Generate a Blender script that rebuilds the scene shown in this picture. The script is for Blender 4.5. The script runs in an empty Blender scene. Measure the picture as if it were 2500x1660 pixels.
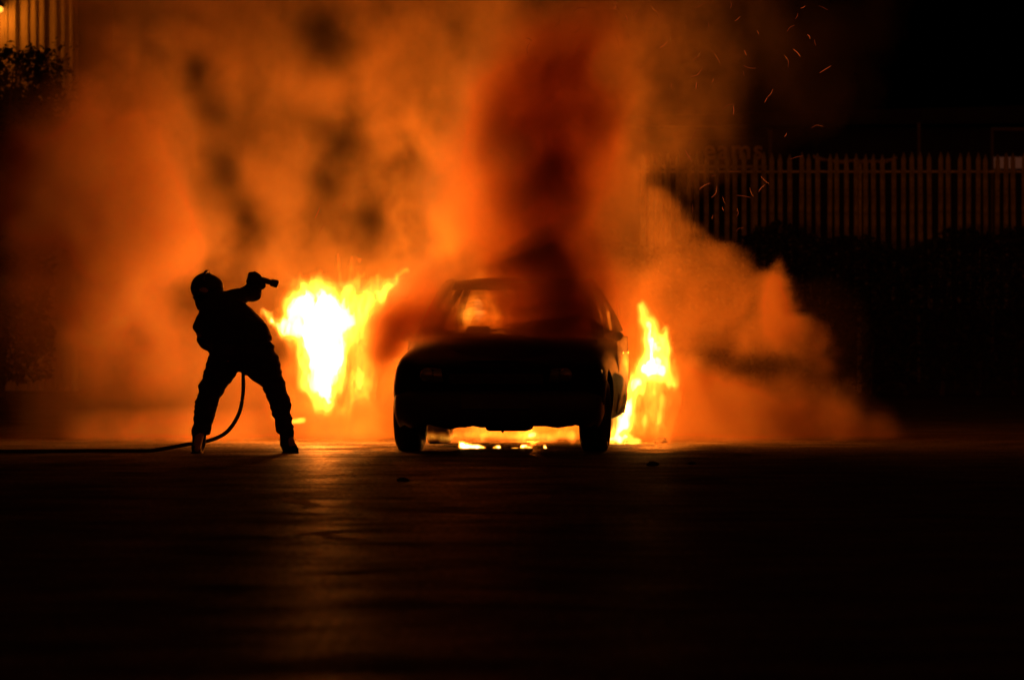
import bpy, bmesh, math, random
import numpy as np
from mathutils import Vector, Matrix
sc = bpy.context.scene
COL = sc.collection
R = math.radians
random.seed(7)

# ------------------------------------------------------------------ camera
FPX, HC, YH = 12840.0, 0.97, 794.0          # focal length in photo pixels, eye height, horizon row
cam_d = bpy.data.cameras.new('camera'); cam = bpy.data.objects.new('camera', cam_d); COL.objects.link(cam)
cam.location = (0, 0, HC)
cam.rotation_euler = (R(90) - math.atan((830-YH)/FPX), 0, 0)
cam_d.sensor_width = 36; cam_d.lens = FPX/2500*36
cam_d.clip_start = 0.5; cam_d.clip_end = 2000
cam_d.dof.use_dof = True; cam_d.dof.focus_distance = 41.0; cam_d.dof.aperture_fstop = 4.5
sc.camera = cam
def at(px, py, Y):
    return Vector(((px-1250)/FPX*Y, Y, HC-(py-YH)/FPX*Y))

# ------------------------------------------------------------------ night sky, exposure
w = bpy.data.worlds.new('World'); sc.world = w; w.use_nodes = True
nt = w.node_tree; bg = nt.nodes['Background']
sky = nt.nodes.new('ShaderNodeTexSky'); sky.sky_type = 'NISHITA'; sky.sun_disc = False
sky.sun_elevation = R(-4); sky.sun_rotation = R(150); sky.air_density = 3; sky.dust_density = 6
tint = nt.nodes.new('ShaderNodeMix'); tint.data_type = 'RGBA'; tint.blend_type = 'MULTIPLY'; tint.inputs[0].default_value = 1
tint.inputs[7].default_value = (40.0, 8, 1.5, 1)
nt.links.new(sky.outputs[0], tint.inputs[6]); nt.links.new(tint.outputs[2], bg.inputs['Color'])
bg.inputs['Strength'].default_value = 0.05
sc.view_settings.view_transform = 'Standard'; sc.view_settings.look = 'None'
sc.view_settings.exposure = 0; sc.view_settings.gamma = 1; sc.view_settings.use_curve_mapping = False
cy = sc.cycles
cy.max_bounces = 4; cy.diffuse_bounces = 1; cy.glossy_bounces = 2; cy.transmission_bounces = 4
cy.transparent_max_bounces = 12; cy.volume_bounces = 0; cy.volume_max_steps = 400
cy.use_denoising = True; cy.sample_clamp_indirect = 3.0
cy.use_light_tree = False

# ------------------------------------------------------------------ helpers
def tag(o, label=None, cat=None, group=None, kind=None):
    if label: o['label'] = label
    if cat: o['category'] = cat
    if group: o['group'] = group
    if kind: o['kind'] = kind
    return o
def empty(name, loc, rz=0):
    o = bpy.data.objects.new(name, None); COL.objects.link(o); o.location = loc; o.rotation_euler = (0, 0, rz)
    o.empty_display_size = .2
    return o
def link(name, me, m=None, parent=None, smooth=False):
    o = bpy.data.objects.new(name, me); COL.objects.link(o)
    if m: me.materials.clear(); me.materials.append(m)
    if parent: o.parent = parent
    if smooth:
        for p in me.polygons: p.use_smooth = True
    return o
def bm_obj(name, bm, m, parent=None, smooth=False):
    me = bpy.data.meshes.new(name); bm.normal_update(); bm.to_mesh(me); bm.free()
    return link(name, me, m, parent, smooth)
def box(bm, lo, hi, bev=0, mat=None):
    r = bmesh.ops.create_cube(bm, size=1)
    vs = r['verts']
    for v in vs:
        v.co = Vector([l+(h-l)*(c+.5) for c, l, h in zip(v.co, lo, hi)])
        if mat is not None: v.co = mat @ v.co
    if bev:
        es = list({e for v in vs for e in v.link_edges})
        bmesh.ops.bevel(bm, geom=es, offset=bev, segments=2, profile=.5, affect='EDGES')
def tube(bm, pts, rad, seg=10, cap=True):
    pts = [Vector(p) for p in pts]; n = len(pts)
    rads = rad if isinstance(rad, (list, tuple)) else [rad]*n
    rings = []; up = Vector((0.13, 0.2, 1)).normalized()
    for i, p in enumerate(pts):
        t = (pts[min(i+1, n-1)]-pts[max(i-1, 0)]).normalized()
        a = t.cross(up)
        if a.length < .05: a = t.cross(Vector((1, 0, 0)))
        a.normalize(); b = t.cross(a)
        rings.append([bm.verts.new(p+(a*math.cos(q)+b*math.sin(q))*rads[i]) for q in [2*math.pi*k/seg for k in range(seg)]])
    for r0, r1 in zip(rings, rings[1:]):
        for k in range(seg):
            bm.faces.new((r0[k], r0[(k+1) % seg], r1[(k+1) % seg], r1[k]))
    if cap:
        bm.faces.new(rings[0][::-1]); bm.faces.new(rings[-1])
def smooth_path(pts, n=8):
    pts = [Vector(p) for p in pts]; out = []
    P = [pts[0]*2-pts[1]]+pts+[pts[-1]*2-pts[-2]]
    for i in range(1, len(P)-2):
        for k in range(n):
            t = k/n; a, b, c, d = P[i-1], P[i], P[i+1], P[i+2]
            out.append(.5*((2*b)+(c-a)*t+(2*a-5*b+4*c-d)*t*t+(3*b-a-3*c+d)*t**3))
    out.append(pts[-1]); return out
def lathe(bm, prof, seg=32, axis='x', c=(0, 0, 0)):
    rings = []
    for k in range(seg):
        q = 2*math.pi*k/seg
        ring = []
        for (a, r) in prof:
            if axis == 'x': co = (a, r*math.cos(q), r*math.sin(q))
            elif axis == 'z': co = (r*math.cos(q), r*math.sin(q), a)
            else: co = (r*math.cos(q), a, r*math.sin(q))
            ring.append(bm.verts.new(Vector(co)+Vector(c)))
        rings.append(ring)
    for k in range(seg):
        r0, r1 = rings[k], rings[(k+1) % seg]
        for j in range(len(prof)-1):
            bm.faces.new((r0[j], r0[j+1], r1[j+1], r1[j]))

# ------------------------------------------------------------------ materials
def mat(name, col, rough=.6, metal=0, noise=0, nscale=20, bump=0, bscale=60, spec=.5, coat=0):
    m = bpy.data.materials.new(name); m.use_nodes = True; t = m.node_tree; b = t.nodes['Principled BSDF']
    b.inputs['Base Color'].default_value = (*col, 1); b.inputs['Roughness'].default_value = rough
    b.inputs['Metallic'].default_value = metal; b.inputs['Specular IOR Level'].default_value = spec
    b.inputs['Coat Weight'].default_value = coat
    tc = t.nodes.new('ShaderNodeTexCoord')
    if noise:
        n = t.nodes.new('ShaderNodeTexNoise'); n.inputs['Scale'].default_value = nscale; n.inputs['Detail'].default_value = 6
        t.links.new(tc.outputs['Object'], n.inputs['Vector'])
        r = t.nodes.new('ShaderNodeValToRGB')
        r.color_ramp.elements[0].position = .3; r.color_ramp.elements[1].position = .72
        r.color_ramp.elements[0].color = (*[c*(1-noise) for c in col], 1)
        r.color_ramp.elements[1].color = (*[min(1, c*(1+noise)) for c in col], 1)
        t.links.new(n.outputs['Fac'], r.inputs[0]); t.links.new(r.outputs[0], b.inputs['Base Color'])
    if bump:
        n2 = t.nodes.new('ShaderNodeTexNoise'); n2.inputs['Scale'].default_value = bscale; n2.inputs['Detail'].default_value = 4
        t.links.new(tc.outputs['Object'], n2.inputs['Vector'])
        bu = t.nodes.new('ShaderNodeBump'); bu.inputs['Strength'].default_value = bump; bu.inputs['Distance'].default_value = .01
        t.links.new(n2.outputs['Fac'], bu.inputs['Height']); t.links.new(bu.outputs[0], b.inputs['Normal'])
    return m
def emis(name, col, s):
    m = bpy.data.materials.new(name); m.use_nodes = True; b = m.node_tree.nodes['Principled BSDF']
    b.inputs['Base Color'].default_value = (.02, .01, .01, 1)
    b.inputs['Emission Color'].default_value = (*col, 1); b.inputs['Emission Strength'].default_value = s
    return m
M = dict(
    soot_paint=mat('scorched_paint', (.010, .009, .008), .75, .0, .5, 9, .25, 40, spec=.04),
    rubber=mat('tyre_rubber', (.02, .02, .02), .75, 0, .3, 30, .3, 90),
    steel=mat('rim_steel', (.16, .15, .14), .45, .8, .4, 18),
    plastic=mat('black_plastic', (.02, .02, .02), .5, 0, .3, 25),
    seat=mat('seat_cloth', (.03, .028, .03), .9, 0, .4, 30, .3, 90),
    plate=mat('plate', (.05, .05, .045), .5, 0, .3, 8),
    glint=mat('lamp_lens', (.2, .2, .2), .12, .6, 0, spec=.8),
    orange=mat('indicator_lens', (.5, .16, .02), .2),
    cloth=mat('turnout_cloth', (.016, .014, .013), .85, 0, .4, 14, .5, 50),
    boot=mat('boot_rubber', (.006, .006, .006), .9, 0, .3, 30),
    helmet=mat('helmet_shell', (.02, .018, .016), .6, 0, .3, 20),
    leather=mat('glove_leather', (.02, .016, .013), .8, 0, .4, 40, .3, 80),
    skin=mat('skin', (.35, .2, .14), .6),
    hose=mat('hose_rubber', (.02, .018, .016), .6, 0, .4, 30, .4, 120),
    brass=mat('nozzle_metal', (.08, .07, .06), .4, .6, .3, 20),
    galv=mat('galvanised_steel', (.36, .38, .30), .6, .2, .35, 12),
    dim_paint=mat('weathered_paint', (.16, .16, .14), .7, 0, .2, 5),
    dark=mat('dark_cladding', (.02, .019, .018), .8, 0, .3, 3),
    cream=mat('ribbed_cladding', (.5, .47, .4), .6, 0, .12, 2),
    sign=mat('sign_letter', (.5, .46, .36), .6),
    white=mat('white_paint', (.8, .78, .74), .5, 0, .15, 5),
    leaf=mat('leaf', (.018, .026, .009), .7, 0, .5, 4),
    bark=mat('bark', (.05, .04, .03), .9, 0, .4, 12, .6, 20),
    char=mat('char', (.012, .011, .01), .9, 0, .5, 30, .6, 60),
)
# windscreen: thin sooty pane
g = bpy.data.materials.new('window_glass'); g.use_nodes = True; t = g.node_tree; t.nodes.clear()
o_ = t.nodes.new('ShaderNodeOutputMaterial'); tr = t.nodes.new('ShaderNodeBsdfTransparent'); gl = t.nodes.new('ShaderNodeBsdfGlossy')
gl.inputs['Roughness'].default_value = .08; mx = t.nodes.new('ShaderNodeMixShader'); fr = t.nodes.new('ShaderNodeFresnel')
n = t.nodes.new('ShaderNodeTexNoise'); n.inputs['Scale'].default_value = 5; n.inputs['Detail'].default_value = 5
rr = t.nodes.new('ShaderNodeValToRGB'); rr.color_ramp.elements[0].position = .35; rr.color_ramp.elements[1].position = .7
rr.color_ramp.elements[0].color = (.8, .7, .6, 1); rr.color_ramp.elements[1].color = (.3, .22, .16, 1)
t.links.new(n.outputs['Fac'], rr.inputs[0]); t.links.new(rr.outputs[0], tr.inputs[0])
t.links.new(fr.outputs[0], mx.inputs[0]); t.links.new(tr.outputs[0], mx.inputs[1]); t.links.new(gl.outputs[0], mx.inputs[2]); t.links.new(mx.outputs[0], o_.inputs[0])
M['glass'] = g

def ground_material():
    m = bpy.data.materials.new('worn_asphalt'); m.use_nodes = True; t = m.node_tree; b = t.nodes['Principled BSDF']
    tc = t.nodes.new('ShaderNodeTexCoord')
    def noise(s, d=5, vec=None, rough=.6):
        n = t.nodes.new('ShaderNodeTexNoise'); n.inputs['Scale'].default_value = s; n.inputs['Detail'].default_value = d
        n.inputs['Roughness'].default_value = rough
        t.links.new(vec or tc.outputs['Object'], n.inputs['Vector']); return n
    big = noise(.22, 3); mid = noise(1.6, 6); fine = noise(55, 3); agg = t.nodes.new('ShaderNodeTexVoronoi')
    agg.inputs['Scale'].default_value = 70; t.links.new(tc.outputs['Object'], agg.inputs['Vector'])
    r = t.nodes.new('ShaderNodeValToRGB')
    r.color_ramp.elements[0].position = .35; r.color_ramp.elements[0].color = (.028, .025, .022, 1)
    r.color_ramp.elements[1].position = .7; r.color_ramp.elements[1].color = (.085, .078, .068, 1)
    t.links.new(mid.outputs['Fac'], r.inputs[0]); t.links.new(r.outputs[0], b.inputs['Base Color'])
    rr = t.nodes.new('ShaderNodeMapRange'); rr.inputs['From Min'].default_value = .38; rr.inputs['From Max'].default_value = .62
    rr.inputs['To Min'].default_value = .38; rr.inputs['To Max'].default_value = .42
    t.links.new(big.outputs['Fac'], rr.inputs['Value']); t.links.new(rr.outputs[0], b.inputs['Roughness'])
    b.inputs['Specular IOR Level'].default_value = .14
    add = t.nodes.new('ShaderNodeMath'); add.operation = 'MULTIPLY_ADD'; add.inputs[1].default_value = .35
    t.links.new(fine.outputs['Fac'], add.inputs[0]); t.links.new(agg.outputs['Distance'], add.inputs[2])
    b1 = t.nodes.new('ShaderNodeBump'); b1.inputs['Strength'].default_value = .5; b1.inputs['Distance'].default_value = .006
    t.links.new(add.outputs[0], b1.inputs['Height'])
    und = noise(7, 6, rough=.7)
    b2 = t.nodes.new('ShaderNodeBump'); b2.inputs['Strength'].default_value = .6; b2.inputs['Distance'].default_value = .012
    t.links.new(und.outputs['Fac'], b2.inputs['Height']); t.links.new(b1.outputs[0], b2.inputs['Normal'])
    t.links.new(b2.outputs[0], b.inputs['Normal'])
    # coarse aggregate hides most of the grazing mirror reflection: matt body with a weak broad sheen
    df = t.nodes.new('ShaderNodeBsdfDiffuse'); gs = t.nodes.new('ShaderNodeBsdfGlossy'); mx = t.nodes.new('ShaderNodeMixShader')
    t.links.new(r.outputs[0], df.inputs['Color']); t.links.new(rr.outputs[0], gs.inputs['Roughness'])
    t.links.new(b2.outputs[0], df.inputs['Normal']); t.links.new(b2.outputs[0], gs.inputs['Normal'])
    sh = t.nodes.new('ShaderNodeMapRange'); sh.inputs['From Min'].default_value = .4; sh.inputs['From Max'].default_value = .62
    sh.inputs['To Min'].default_value = .008; sh.inputs['To Max'].default_value = .085
    pat = noise(1.3, 9, rough=.72); t.links.new(pat.outputs['Fac'], sh.inputs['Value']); gr = noise(34, 5, rough=.8); g2 = t.nodes.new('ShaderNodeMapRange'); g2.inputs['From Min'].default_value = .43; g2.inputs['From Max'].default_value = .6
    g2.inputs['To Min'].default_value = .12; g2.inputs['To Max'].default_value = 2.1; t.links.new(gr.outputs['Fac'], g2.inputs['Value'])
    gm = t.nodes.new('ShaderNodeMath'); gm.operation = 'MULTIPLY'; t.links.new(sh.outputs[0], gm.inputs[0]); t.links.new(g2.outputs[0], gm.inputs[1])
    t.links.new(gm.outputs[0], mx.inputs[0])
    cm = t.nodes.new('ShaderNodeMix'); cm.data_type = 'RGBA'; cm.blend_type = 'MULTIPLY'; cm.inputs[0].default_value = .6
    t.links.new(r.outputs[0], cm.inputs[6]); t.links.new(g2.outputs[0], cm.inputs[7]); t.links.new(cm.outputs[2], df.inputs['Color'])
    t.links.new(df.outputs[0], mx.inputs[1]); t.links.new(gs.outputs[0], mx.inputs[2])
    t.links.new(mx.outputs[0], t.nodes['Material Output'].inputs['Surface'])
    return m

# ------------------------------------------------------------------ 3-D noise in numpy
rng = np.random.default_rng(11)
LAT = rng.random((64, 64, 64)).astype(np.float32)
def vnoise(x, y, z, off=0):
    x = x+off*7.31; y = y+off*3.17; z = z+off*5.53
    xi = np.floor(x).astype(np.int32); yi = np.floor(y).astype(np.int32); zi = np.floor(z).astype(np.int32)
    fx, fy, fz = x-xi, y-yi, z-zi
    fx = fx*fx*(3-2*fx); fy = fy*fy*(3-2*fy); fz = fz*fz*(3-2*fz)
    x0, y0, z0 = xi & 63, yi & 63, zi & 63; x1, y1, z1 = (xi+1) & 63, (yi+1) & 63, (zi+1) & 63
    def L(a, b, f): return a+(b-a)*f
    c0 = L(L(LAT[x0, y0, z0], LAT[x1, y0, z0], fx), L(LAT[x0, y1, z0], LAT[x1, y1, z0], fx), fy)
    c1 = L(L(LAT[x0, y0, z1], LAT[x1, y0, z1], fx), L(LAT[x0, y1, z1], LAT[x1, y1, z1], fx), fy)
    return L(c0, c1, fz)
def fbm(x, y, z, octv=4, off=0, gain=.5):
    s = 0; a = 1; tot = 0
    for k in range(octv):
        s = s+a*vnoise(x*2**k, y*2**k, z*2**k, off+k*1.7); tot += a; a *= gain
    return s/tot
def axes(lo, hi, h):
    hh = h if isinstance(h, tuple) else (h, h, h)
    n = [max(4, int(round((b-a)/q))+1) for a, b, q in zip(lo, hi, hh)]
    return np.meshgrid(*[np.linspace(a, b, k, dtype=np.float32) for a, b, k in zip(lo, hi, n)], indexing='ij')

# ------------------------------------------------------------------ density grid -> volume or surface (geometry nodes)
def grid_obj(name, D, lo, hi, material=None, surface=None):
    nx, ny, nz = D.shape
    me = bpy.data.meshes.new(name); me.vertices.add(nx*ny*nz)
    a = me.attributes.new('dens', 'FLOAT', 'POINT'); a.data.foreach_set('value', np.ascontiguousarray(D, dtype=np.float32).ravel())
    src = bpy.data.objects.new(name+'_field', me)          # samples only, never linked to the scene
    o = src if surface is not None else bpy.data.objects.new(name, bpy.data.volumes.new(name))
    COL.objects.link(o)
    ng = bpy.data.node_groups.new(name, 'GeometryNodeTree')
    ng.interface.new_socket('Geometry', in_out='INPUT', socket_type='NodeSocketGeometry')
    ng.interface.new_socket('Geometry', in_out='OUTPUT', socket_type='NodeSocketGeometry')
    N = ng.nodes; L = ng.links
    gi = N.new('NodeGroupInput'); go = N.new('NodeGroupOutput'); pos = N.new('GeometryNodeInputPosition')
    vm = N.new('ShaderNodeVectorMath'); vm.operation = 'MULTIPLY_ADD'
    s = [(k-1)/(h-l) for k, l, h in zip(D.shape, lo, hi)]
    vm.inputs[1].default_value = s; vm.inputs[2].default_value = [.5-l*q for l, q in zip(lo, s)]
    L.new(pos.outputs[0], vm.inputs[0])
    fl = N.new('ShaderNodeVectorMath'); fl.operation = 'FLOOR'; L.new(vm.outputs[0], fl.inputs[0])
    dt = N.new('ShaderNodeVectorMath'); dt.operation = 'DOT_PRODUCT'; L.new(fl.outputs[0], dt.inputs[0]); dt.inputs[1].default_value = (ny*nz, nz, 1)
    ti = N.new('FunctionNodeFloatToInt'); ti.rounding_mode = 'ROUND'; L.new(dt.outputs['Value'], ti.inputs[0])
    na = N.new('GeometryNodeInputNamedAttribute'); na.data_type = 'FLOAT'; na.inputs[0].default_value = 'dens'
    si = N.new('GeometryNodeSampleIndex'); si.data_type = 'FLOAT'; si.domain = 'POINT'; si.clamp = True
    if surface is None:
        oi = N.new('GeometryNodeObjectInfo'); oi.inputs['Object'].default_value = src; L.new(oi.outputs['Geometry'], si.inputs['Geometry'])
        o.data.materials.append(material)
    else: L.new(gi.outputs[0], si.inputs['Geometry'])
    L.new(na.outputs['Attribute'], si.inputs['Value']); L.new(ti.outputs[0], si.inputs['Index'])
    vc = N.new('GeometryNodeVolumeCube'); L.new(si.outputs[0], vc.inputs['Density'])
    vc.inputs['Min'].default_value = lo; vc.inputs['Max'].default_value = hi
    for k, q in zip('XYZ', D.shape): vc.inputs['Resolution '+k].default_value = q
    if surface is not None:
        v2 = N.new('GeometryNodeVolumeToMesh'); v2.inputs['Threshold'].default_value = surface
        L.new(vc.outputs[0], v2.inputs[0]); L.new(v2.outputs[0], go.inputs[0])
    else:
        sm = N.new('GeometryNodeSetMaterial'); sm.inputs['Material'].default_value = material
        L.new(vc.outputs[0], sm.inputs[0]); L.new(sm.outputs[0], go.inputs[0])
    md = o.modifiers.new('grid', 'NODES'); md.node_group = ng
    if surface is not None:
        dg = bpy.context.evaluated_depsgraph_get()
        m2 = bpy.data.meshes.new_from_object(o.evaluated_get(dg))
        m2.name = name
        bpy.data.objects.remove(o); bpy.data.meshes.remove(me)
        return m2
    return o
def capsules(X, Y, Z, segs, k=.03):
    """smooth union of tapered capsules; negative inside"""
    out = None
    for (a, b, ra, rb) in segs:
        a = np.array(a, np.float32); b = np.array(b, np.float32); d = b-a; dd = max(1e-9, float(d@d))
        t = np.clip(((X-a[0])*d[0]+(Y-a[1])*d[1]+(Z-a[2])*d[2])/dd, 0, 1)
        ds = np.sqrt((X-a[0]-t*d[0])**2+(Y-a[1]-t*d[1])**2+(Z-a[2]-t*d[2])**2)-(ra+(rb-ra)*t)
        if out is None: out = ds
        else:
            h = np.clip(.5+.5*(ds-out)/k, 0, 1); out = ds+(out-ds)*h-k*h*(1-h)
    return out
def sdf_mesh(name, segs, h, k=.03, fold=0, fscale=14, pad=.05, extra=None, off=0):
    P = [s[0] for s in segs]+[s[1] for s in segs]; rm = max(max(s[2], s[3]) for s in segs)+pad
    lo = [min(p[i] for p in P)-rm for i in range(3)]; hi = [max(p[i] for p in P)+rm for i in range(3)]
    X, Y, Z = axes(lo, hi, h)
    S = capsules(X, Y, Z, segs, k)
    if extra is not None: S = extra(S, X, Y, Z)
    if fold:
        S = S+fold*(fbm(X*fscale*.5, Y*fscale*.5, Z*fscale*1.5, 3, off)-.5)*2
    return grid_obj(name, 10*(0-S)+5, lo, hi, surface=5.0)

# ================================================================== SETTING
bm = bmesh.new()
bmesh.ops.create_grid(bm, x_segments=8, y_segments=8, size=300)
for v in bm.verts: v.co.y += 150
tag(bm_obj('ground', bm, ground_material()), 'dark worn asphalt of the yard', kind='structure')

# cracks filled with tar: irregular strips lying on the asphalt
def crack(pts, w, name='road_crack'):
    bm = bmesh.new(); pts = smooth_path([Vector((*((at(px, py, HC*FPX/(py-YH))).xy), 0.004)) for px, py in pts], 8)
    L_, R_ = [], []
    for i, p in enumerate(pts):
        d = (pts[min(i+1, len(pts)-1)]-pts[max(i-1, 0)]); d.z = 0; d.normalize()
        nrm = Vector((-d.y, d.x, 0)); ww = w*(.4+.9*random.random())*(math.sin(math.pi*(i+.6)/(len(pts)+.2)))**.4
        L_.append(bm.verts.new(p+nrm*ww)); R_.append(bm.verts.new(p-nrm*ww))
    for i in range(len(pts)-1): bm.faces.new((R_[i], R_[i+1], L_[i+1], L_[i]))
    tag(bm_obj(name, bm, M['char']), kind='structure')
crack([(560, 1300), (700, 1308), (790, 1300), (880, 1292), (1010, 1284)], .05)
crack([(780, 1303), (830, 1314), (900, 1320)], .045)
crack([(660, 1201), (760, 1205), (880, 1203)], .07)
crack([(690, 1216), (735, 1226), (762, 1233), (740, 1240)], .07)
crack([(720, 1358), (830, 1360), (960, 1356)], .03)
crack([(820, 1398), (960, 1388), (1080, 1392)], .03)
crack([(640, 1270), (760, 1268), (850, 1266)], .05)
crack([(960, 1175), (1000, 1178), (1010, 1183)], .12)
crack([(860, 1228), (890, 1226)], .08)
crack([(1500, 1164), (1620, 1160), (1720, 1166)], .07)

# debris on the asphalt
def debris(px, py, s, label):
    Y = HC*FPX/(py-YH); c = at(px, py, Y); bm = bmesh.new()
    bmesh.ops.create_icosphere(bm, subdivisions=2, radius=s)
    for v in bm.verts: v.co = Vector((v.co.x*1.3, v.co.y*.9, max(-.2*s, v.co.z)*.8))*(.75+.5*random.random())
    o = bm_obj('debris', bm, M['char']); o.location = (c.x, c.y, .12*s); tag(o, label, 'debris', 'charred scraps on the asphalt')
debris(1592, 1136, .035, 'small charred lump on the asphalt right of the car, nearest the viewer')
debris(1690, 1133, .022, 'tiny charred scrap on the asphalt far right of the burning car')
debris(985, 1176, .03, 'flat charred scrap on the asphalt in front of the left front wheel')
debris(1615, 1081, .05, 'dark burnt lump at the edge of the fire pool right of the rear wheel')

# ------------------------------------------------------------------ buildings
YB = 96.0
b_ = empty('warehouse', (at(2050, 794, YB).x, YB, 0)); tag(b_, 'long dark flat roofed warehouse behind the palisade fence', 'building')
x0, x1 = at(1300, 0, YB).x-b_.location.x, at(2900, 0, YB).x-b_.location.x
ztop = at(0, 292, YB).z
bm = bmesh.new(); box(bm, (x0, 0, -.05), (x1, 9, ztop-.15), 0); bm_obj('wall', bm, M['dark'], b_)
bm = bmesh.new()
vs = [(x0-.2, ztop-.15), (x1+.2, ztop-.05), (x1+.2, ztop+.32), (x0-.2, ztop)]
a_ = [bm.verts.new((x, -.25, z)) for x, z in vs]; c_ = [bm.verts.new((x, 9.2, z)) for x, z in vs]
bm.faces.new(a_); bm.faces.new(c_[::-1])
for i in range(4): bm.faces.new((a_[i], c_[i], c_[(i+1) % 4], a_[(i+1) % 4]))
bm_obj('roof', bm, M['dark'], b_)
# lit openings low on the warehouse, seen between the pales
lit = emis('window_light', (1, .3, .16), .04)
fr = bm = bmesh.new()
wx0, wx1 = at(2426, 0, YB).x-b_.location.x, at(2500, 0, YB).x-b_.location.x+.4
wz0, wz1 = at(0, 412, YB).z, at(0, 384, YB).z
box(bm, (wx0, -.03, wz0), (wx1, -.012, wz1)); wnd = bm_obj('window', bm, lit, b_)
# framed gantry and posts in front of the warehouse
def post(px, py0, py1, Y, w, label, name='post', extra=None):
    c = at(px, py0, Y); bm = bmesh.new(); box(bm, (-w/2, -w/2, -c.z), (w/2, w/2, 0), w*.15)
    if extra: extra(bm, c)
    o = bm_obj(name, bm, M['dim_paint']); o.location = (c.x, Y, c.z); o.location.z = c.z
    me = o.data
    for v in me.vertices: v.co.z += c.z
    o.location.z = 0
    tag(o, label, 'post', 'thin posts behind the palisade fence'); return o
post(2243, 300, 590, 90, .06, 'thin pale post standing above the fence tops, right of the sagging banner')
post(1880, 318, 590, 90, .06, 'thin dim post behind the fence just right of the word on the hoarding')
def frame_extra(bm, c):
    box(bm, (.03, -.025, -.05), (.95, .025, 0)); box(bm, (.95, -.03, -c.z), (1.0, .03, 0))
post(2422, 312, 590, 90, .05, 'thin goalpost frame above the fence at the far right edge', 'goalpost_frame', frame_extra)['category'] = 'frame'
# sagging pale banner behind the fence tops
bm = bmesh.new(); YS = 84
row = []
for i in range(25):
    u = i/24; px = 1985+u*205; py = 380+16*math.sin(math.pi*(u*.9+.02))**1.0+3*math.sin(u*9)
    a0 = at(px, py-3, YS); a1 = at(px, py+4+2*math.sin(i), YS)
    row.append((bm.verts.new(a0), bm.verts.new(a1+Vector((0, .02*math.sin(i*2), 0)))))
for (a0, a1), (b0, b1) in zip(row, row[1:]): bm.faces.new((a0, a1, b1, b0))
bmesh.ops.solidify(bm, geom=bm.faces[:], thickness=.01)
ban = bm_obj('banner', bm, M['white']); tag(ban, 'narrow pale strip sagging between supports behind the fence tops', 'banner')
# small reflector on the fence
bm = bmesh.new(); bmesh.ops.create_uvsphere(bm, u_segments=16, v_segments=10, radius=.035)
for v in bm.verts: v.co.y *= .4
rf = bm_obj('reflector', bm, M['white']); rf.location = at(2182, 528, 77.2); tag(rf, 'small round pale reflector hanging low behind the fence pales', 'reflector')
# hoarding with lettering
YG = 82.0
hb = empty('sign_hoarding', (at(1760, 794, YG).x, YG, 0)); tag(hb, 'dark hoarding with dim serif letters just above the fence', 'sign')
bm = bmesh.new(); zz = at(0, 338, YG).z; zl = at(0, 404, YG).z
box(bm, (-1.2, 0, zl), (.72, .05, zz), .01); bm_obj('board', bm, M['dark'], hb)
bm = bmesh.new(); box(bm, (-1.2, -.02, zl-.05), (.72, .07, zl)); bm_obj('bottom_rail', bm, M['galv'], hb)
for xx in (-1.0, .5):
    bm = bmesh.new(); box(bm, (xx-.03, .052, -.02), (xx+.03, .11, zz-.05)); bm_obj('leg', bm, M['galv'], hb)
cu = bpy.data.curves.new('lettering', 'FONT'); cu.body = 'eams'; cu.size = .42; cu.extrude = .01; cu.space_character = 1.12; cu.offset = .008
to = bpy.data.objects.new('tmp', cu); COL.objects.link(to)
dg = bpy.context.evaluated_depsgraph_get(); tm = bpy.data.meshes.new_from_object(to.evaluated_get(dg)); bpy.data.objects.remove(to)
lt = link('lettering', tm, M['sign'], hb); lt.rotation_euler = (R(90), 0, 0); lt.location = (at(1716, 0, YG).x-hb.location.x, -.02, at(0, 388, YG).z)

# palisade fence
YF = 75.0
fx = at(1560, 0, YF).x; fe = at(2560, 0, YF).x
fn = empty('palisade_fence', (fx, YF, 0)); tag(fn, 'tall galvanised steel palisade fence on the right beyond the smoke', 'fence')
zt = at(0, 374, YF).z; zb = 1.2
bm = bmesh.new(); ww = .034
prof = [(-ww, 0), (-ww*.45, .018), (0, 0.004), (ww*.45, .018), (ww, 0)]
sec = [(x, -.006-y) for x, y in prof]+[(ww, 0), (-ww, 0)]
r0 = [bm.verts.new((x, y, zb)) for x, y in sec]; r1 = [bm.verts.new((x, y, zt-.10)) for x, y in sec]; r2 = [bm.verts.new((x*.22, y, zt)) for x, y in sec]
for q0, q1 in ((r0, r1), (r1, r2)):
    for i in range(7): bm.faces.new((q0[i], q0[(i+1) % 7], q1[(i+1) % 7], q1[i]))
bm.faces.new(r0[::-1]); bm.faces.new(r2); bmesh.ops.recalc_face_normals(bm, faces=bm.faces[:])
pale = None; k = 0; x = .04
while x < fe-fx:
    if pale is None: pale = bm_obj('pale', bm, M['galv'], fn); p = pale
    else: p = pale.copy(); COL.objects.link(p); p.parent = fn
    p.location = (x, 0, random.uniform(-.02, .02)); p.rotation_euler = (0, R(random.uniform(-.5, .5)), R(random.uniform(-4, 4)))
    x += .133
for zr in (zt-.28, zb+.55):
    bm = bmesh.new(); box(bm, (0, .004, zr), (fe-fx, .012, zr+.03)); box(bm, (0, .0125, zr), (fe-fx, .04, zr+.006)); bm_obj('rail', bm, M['galv'], fn)
for xp in np.arange(0.4, fe-fx, 2.75):
    bm = bmesh.new(); box(bm, (xp-.03, .062, 0), (xp+.03, .12, zt-.15), .005); bm_obj('post', bm, M['galv'], fn)

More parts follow.
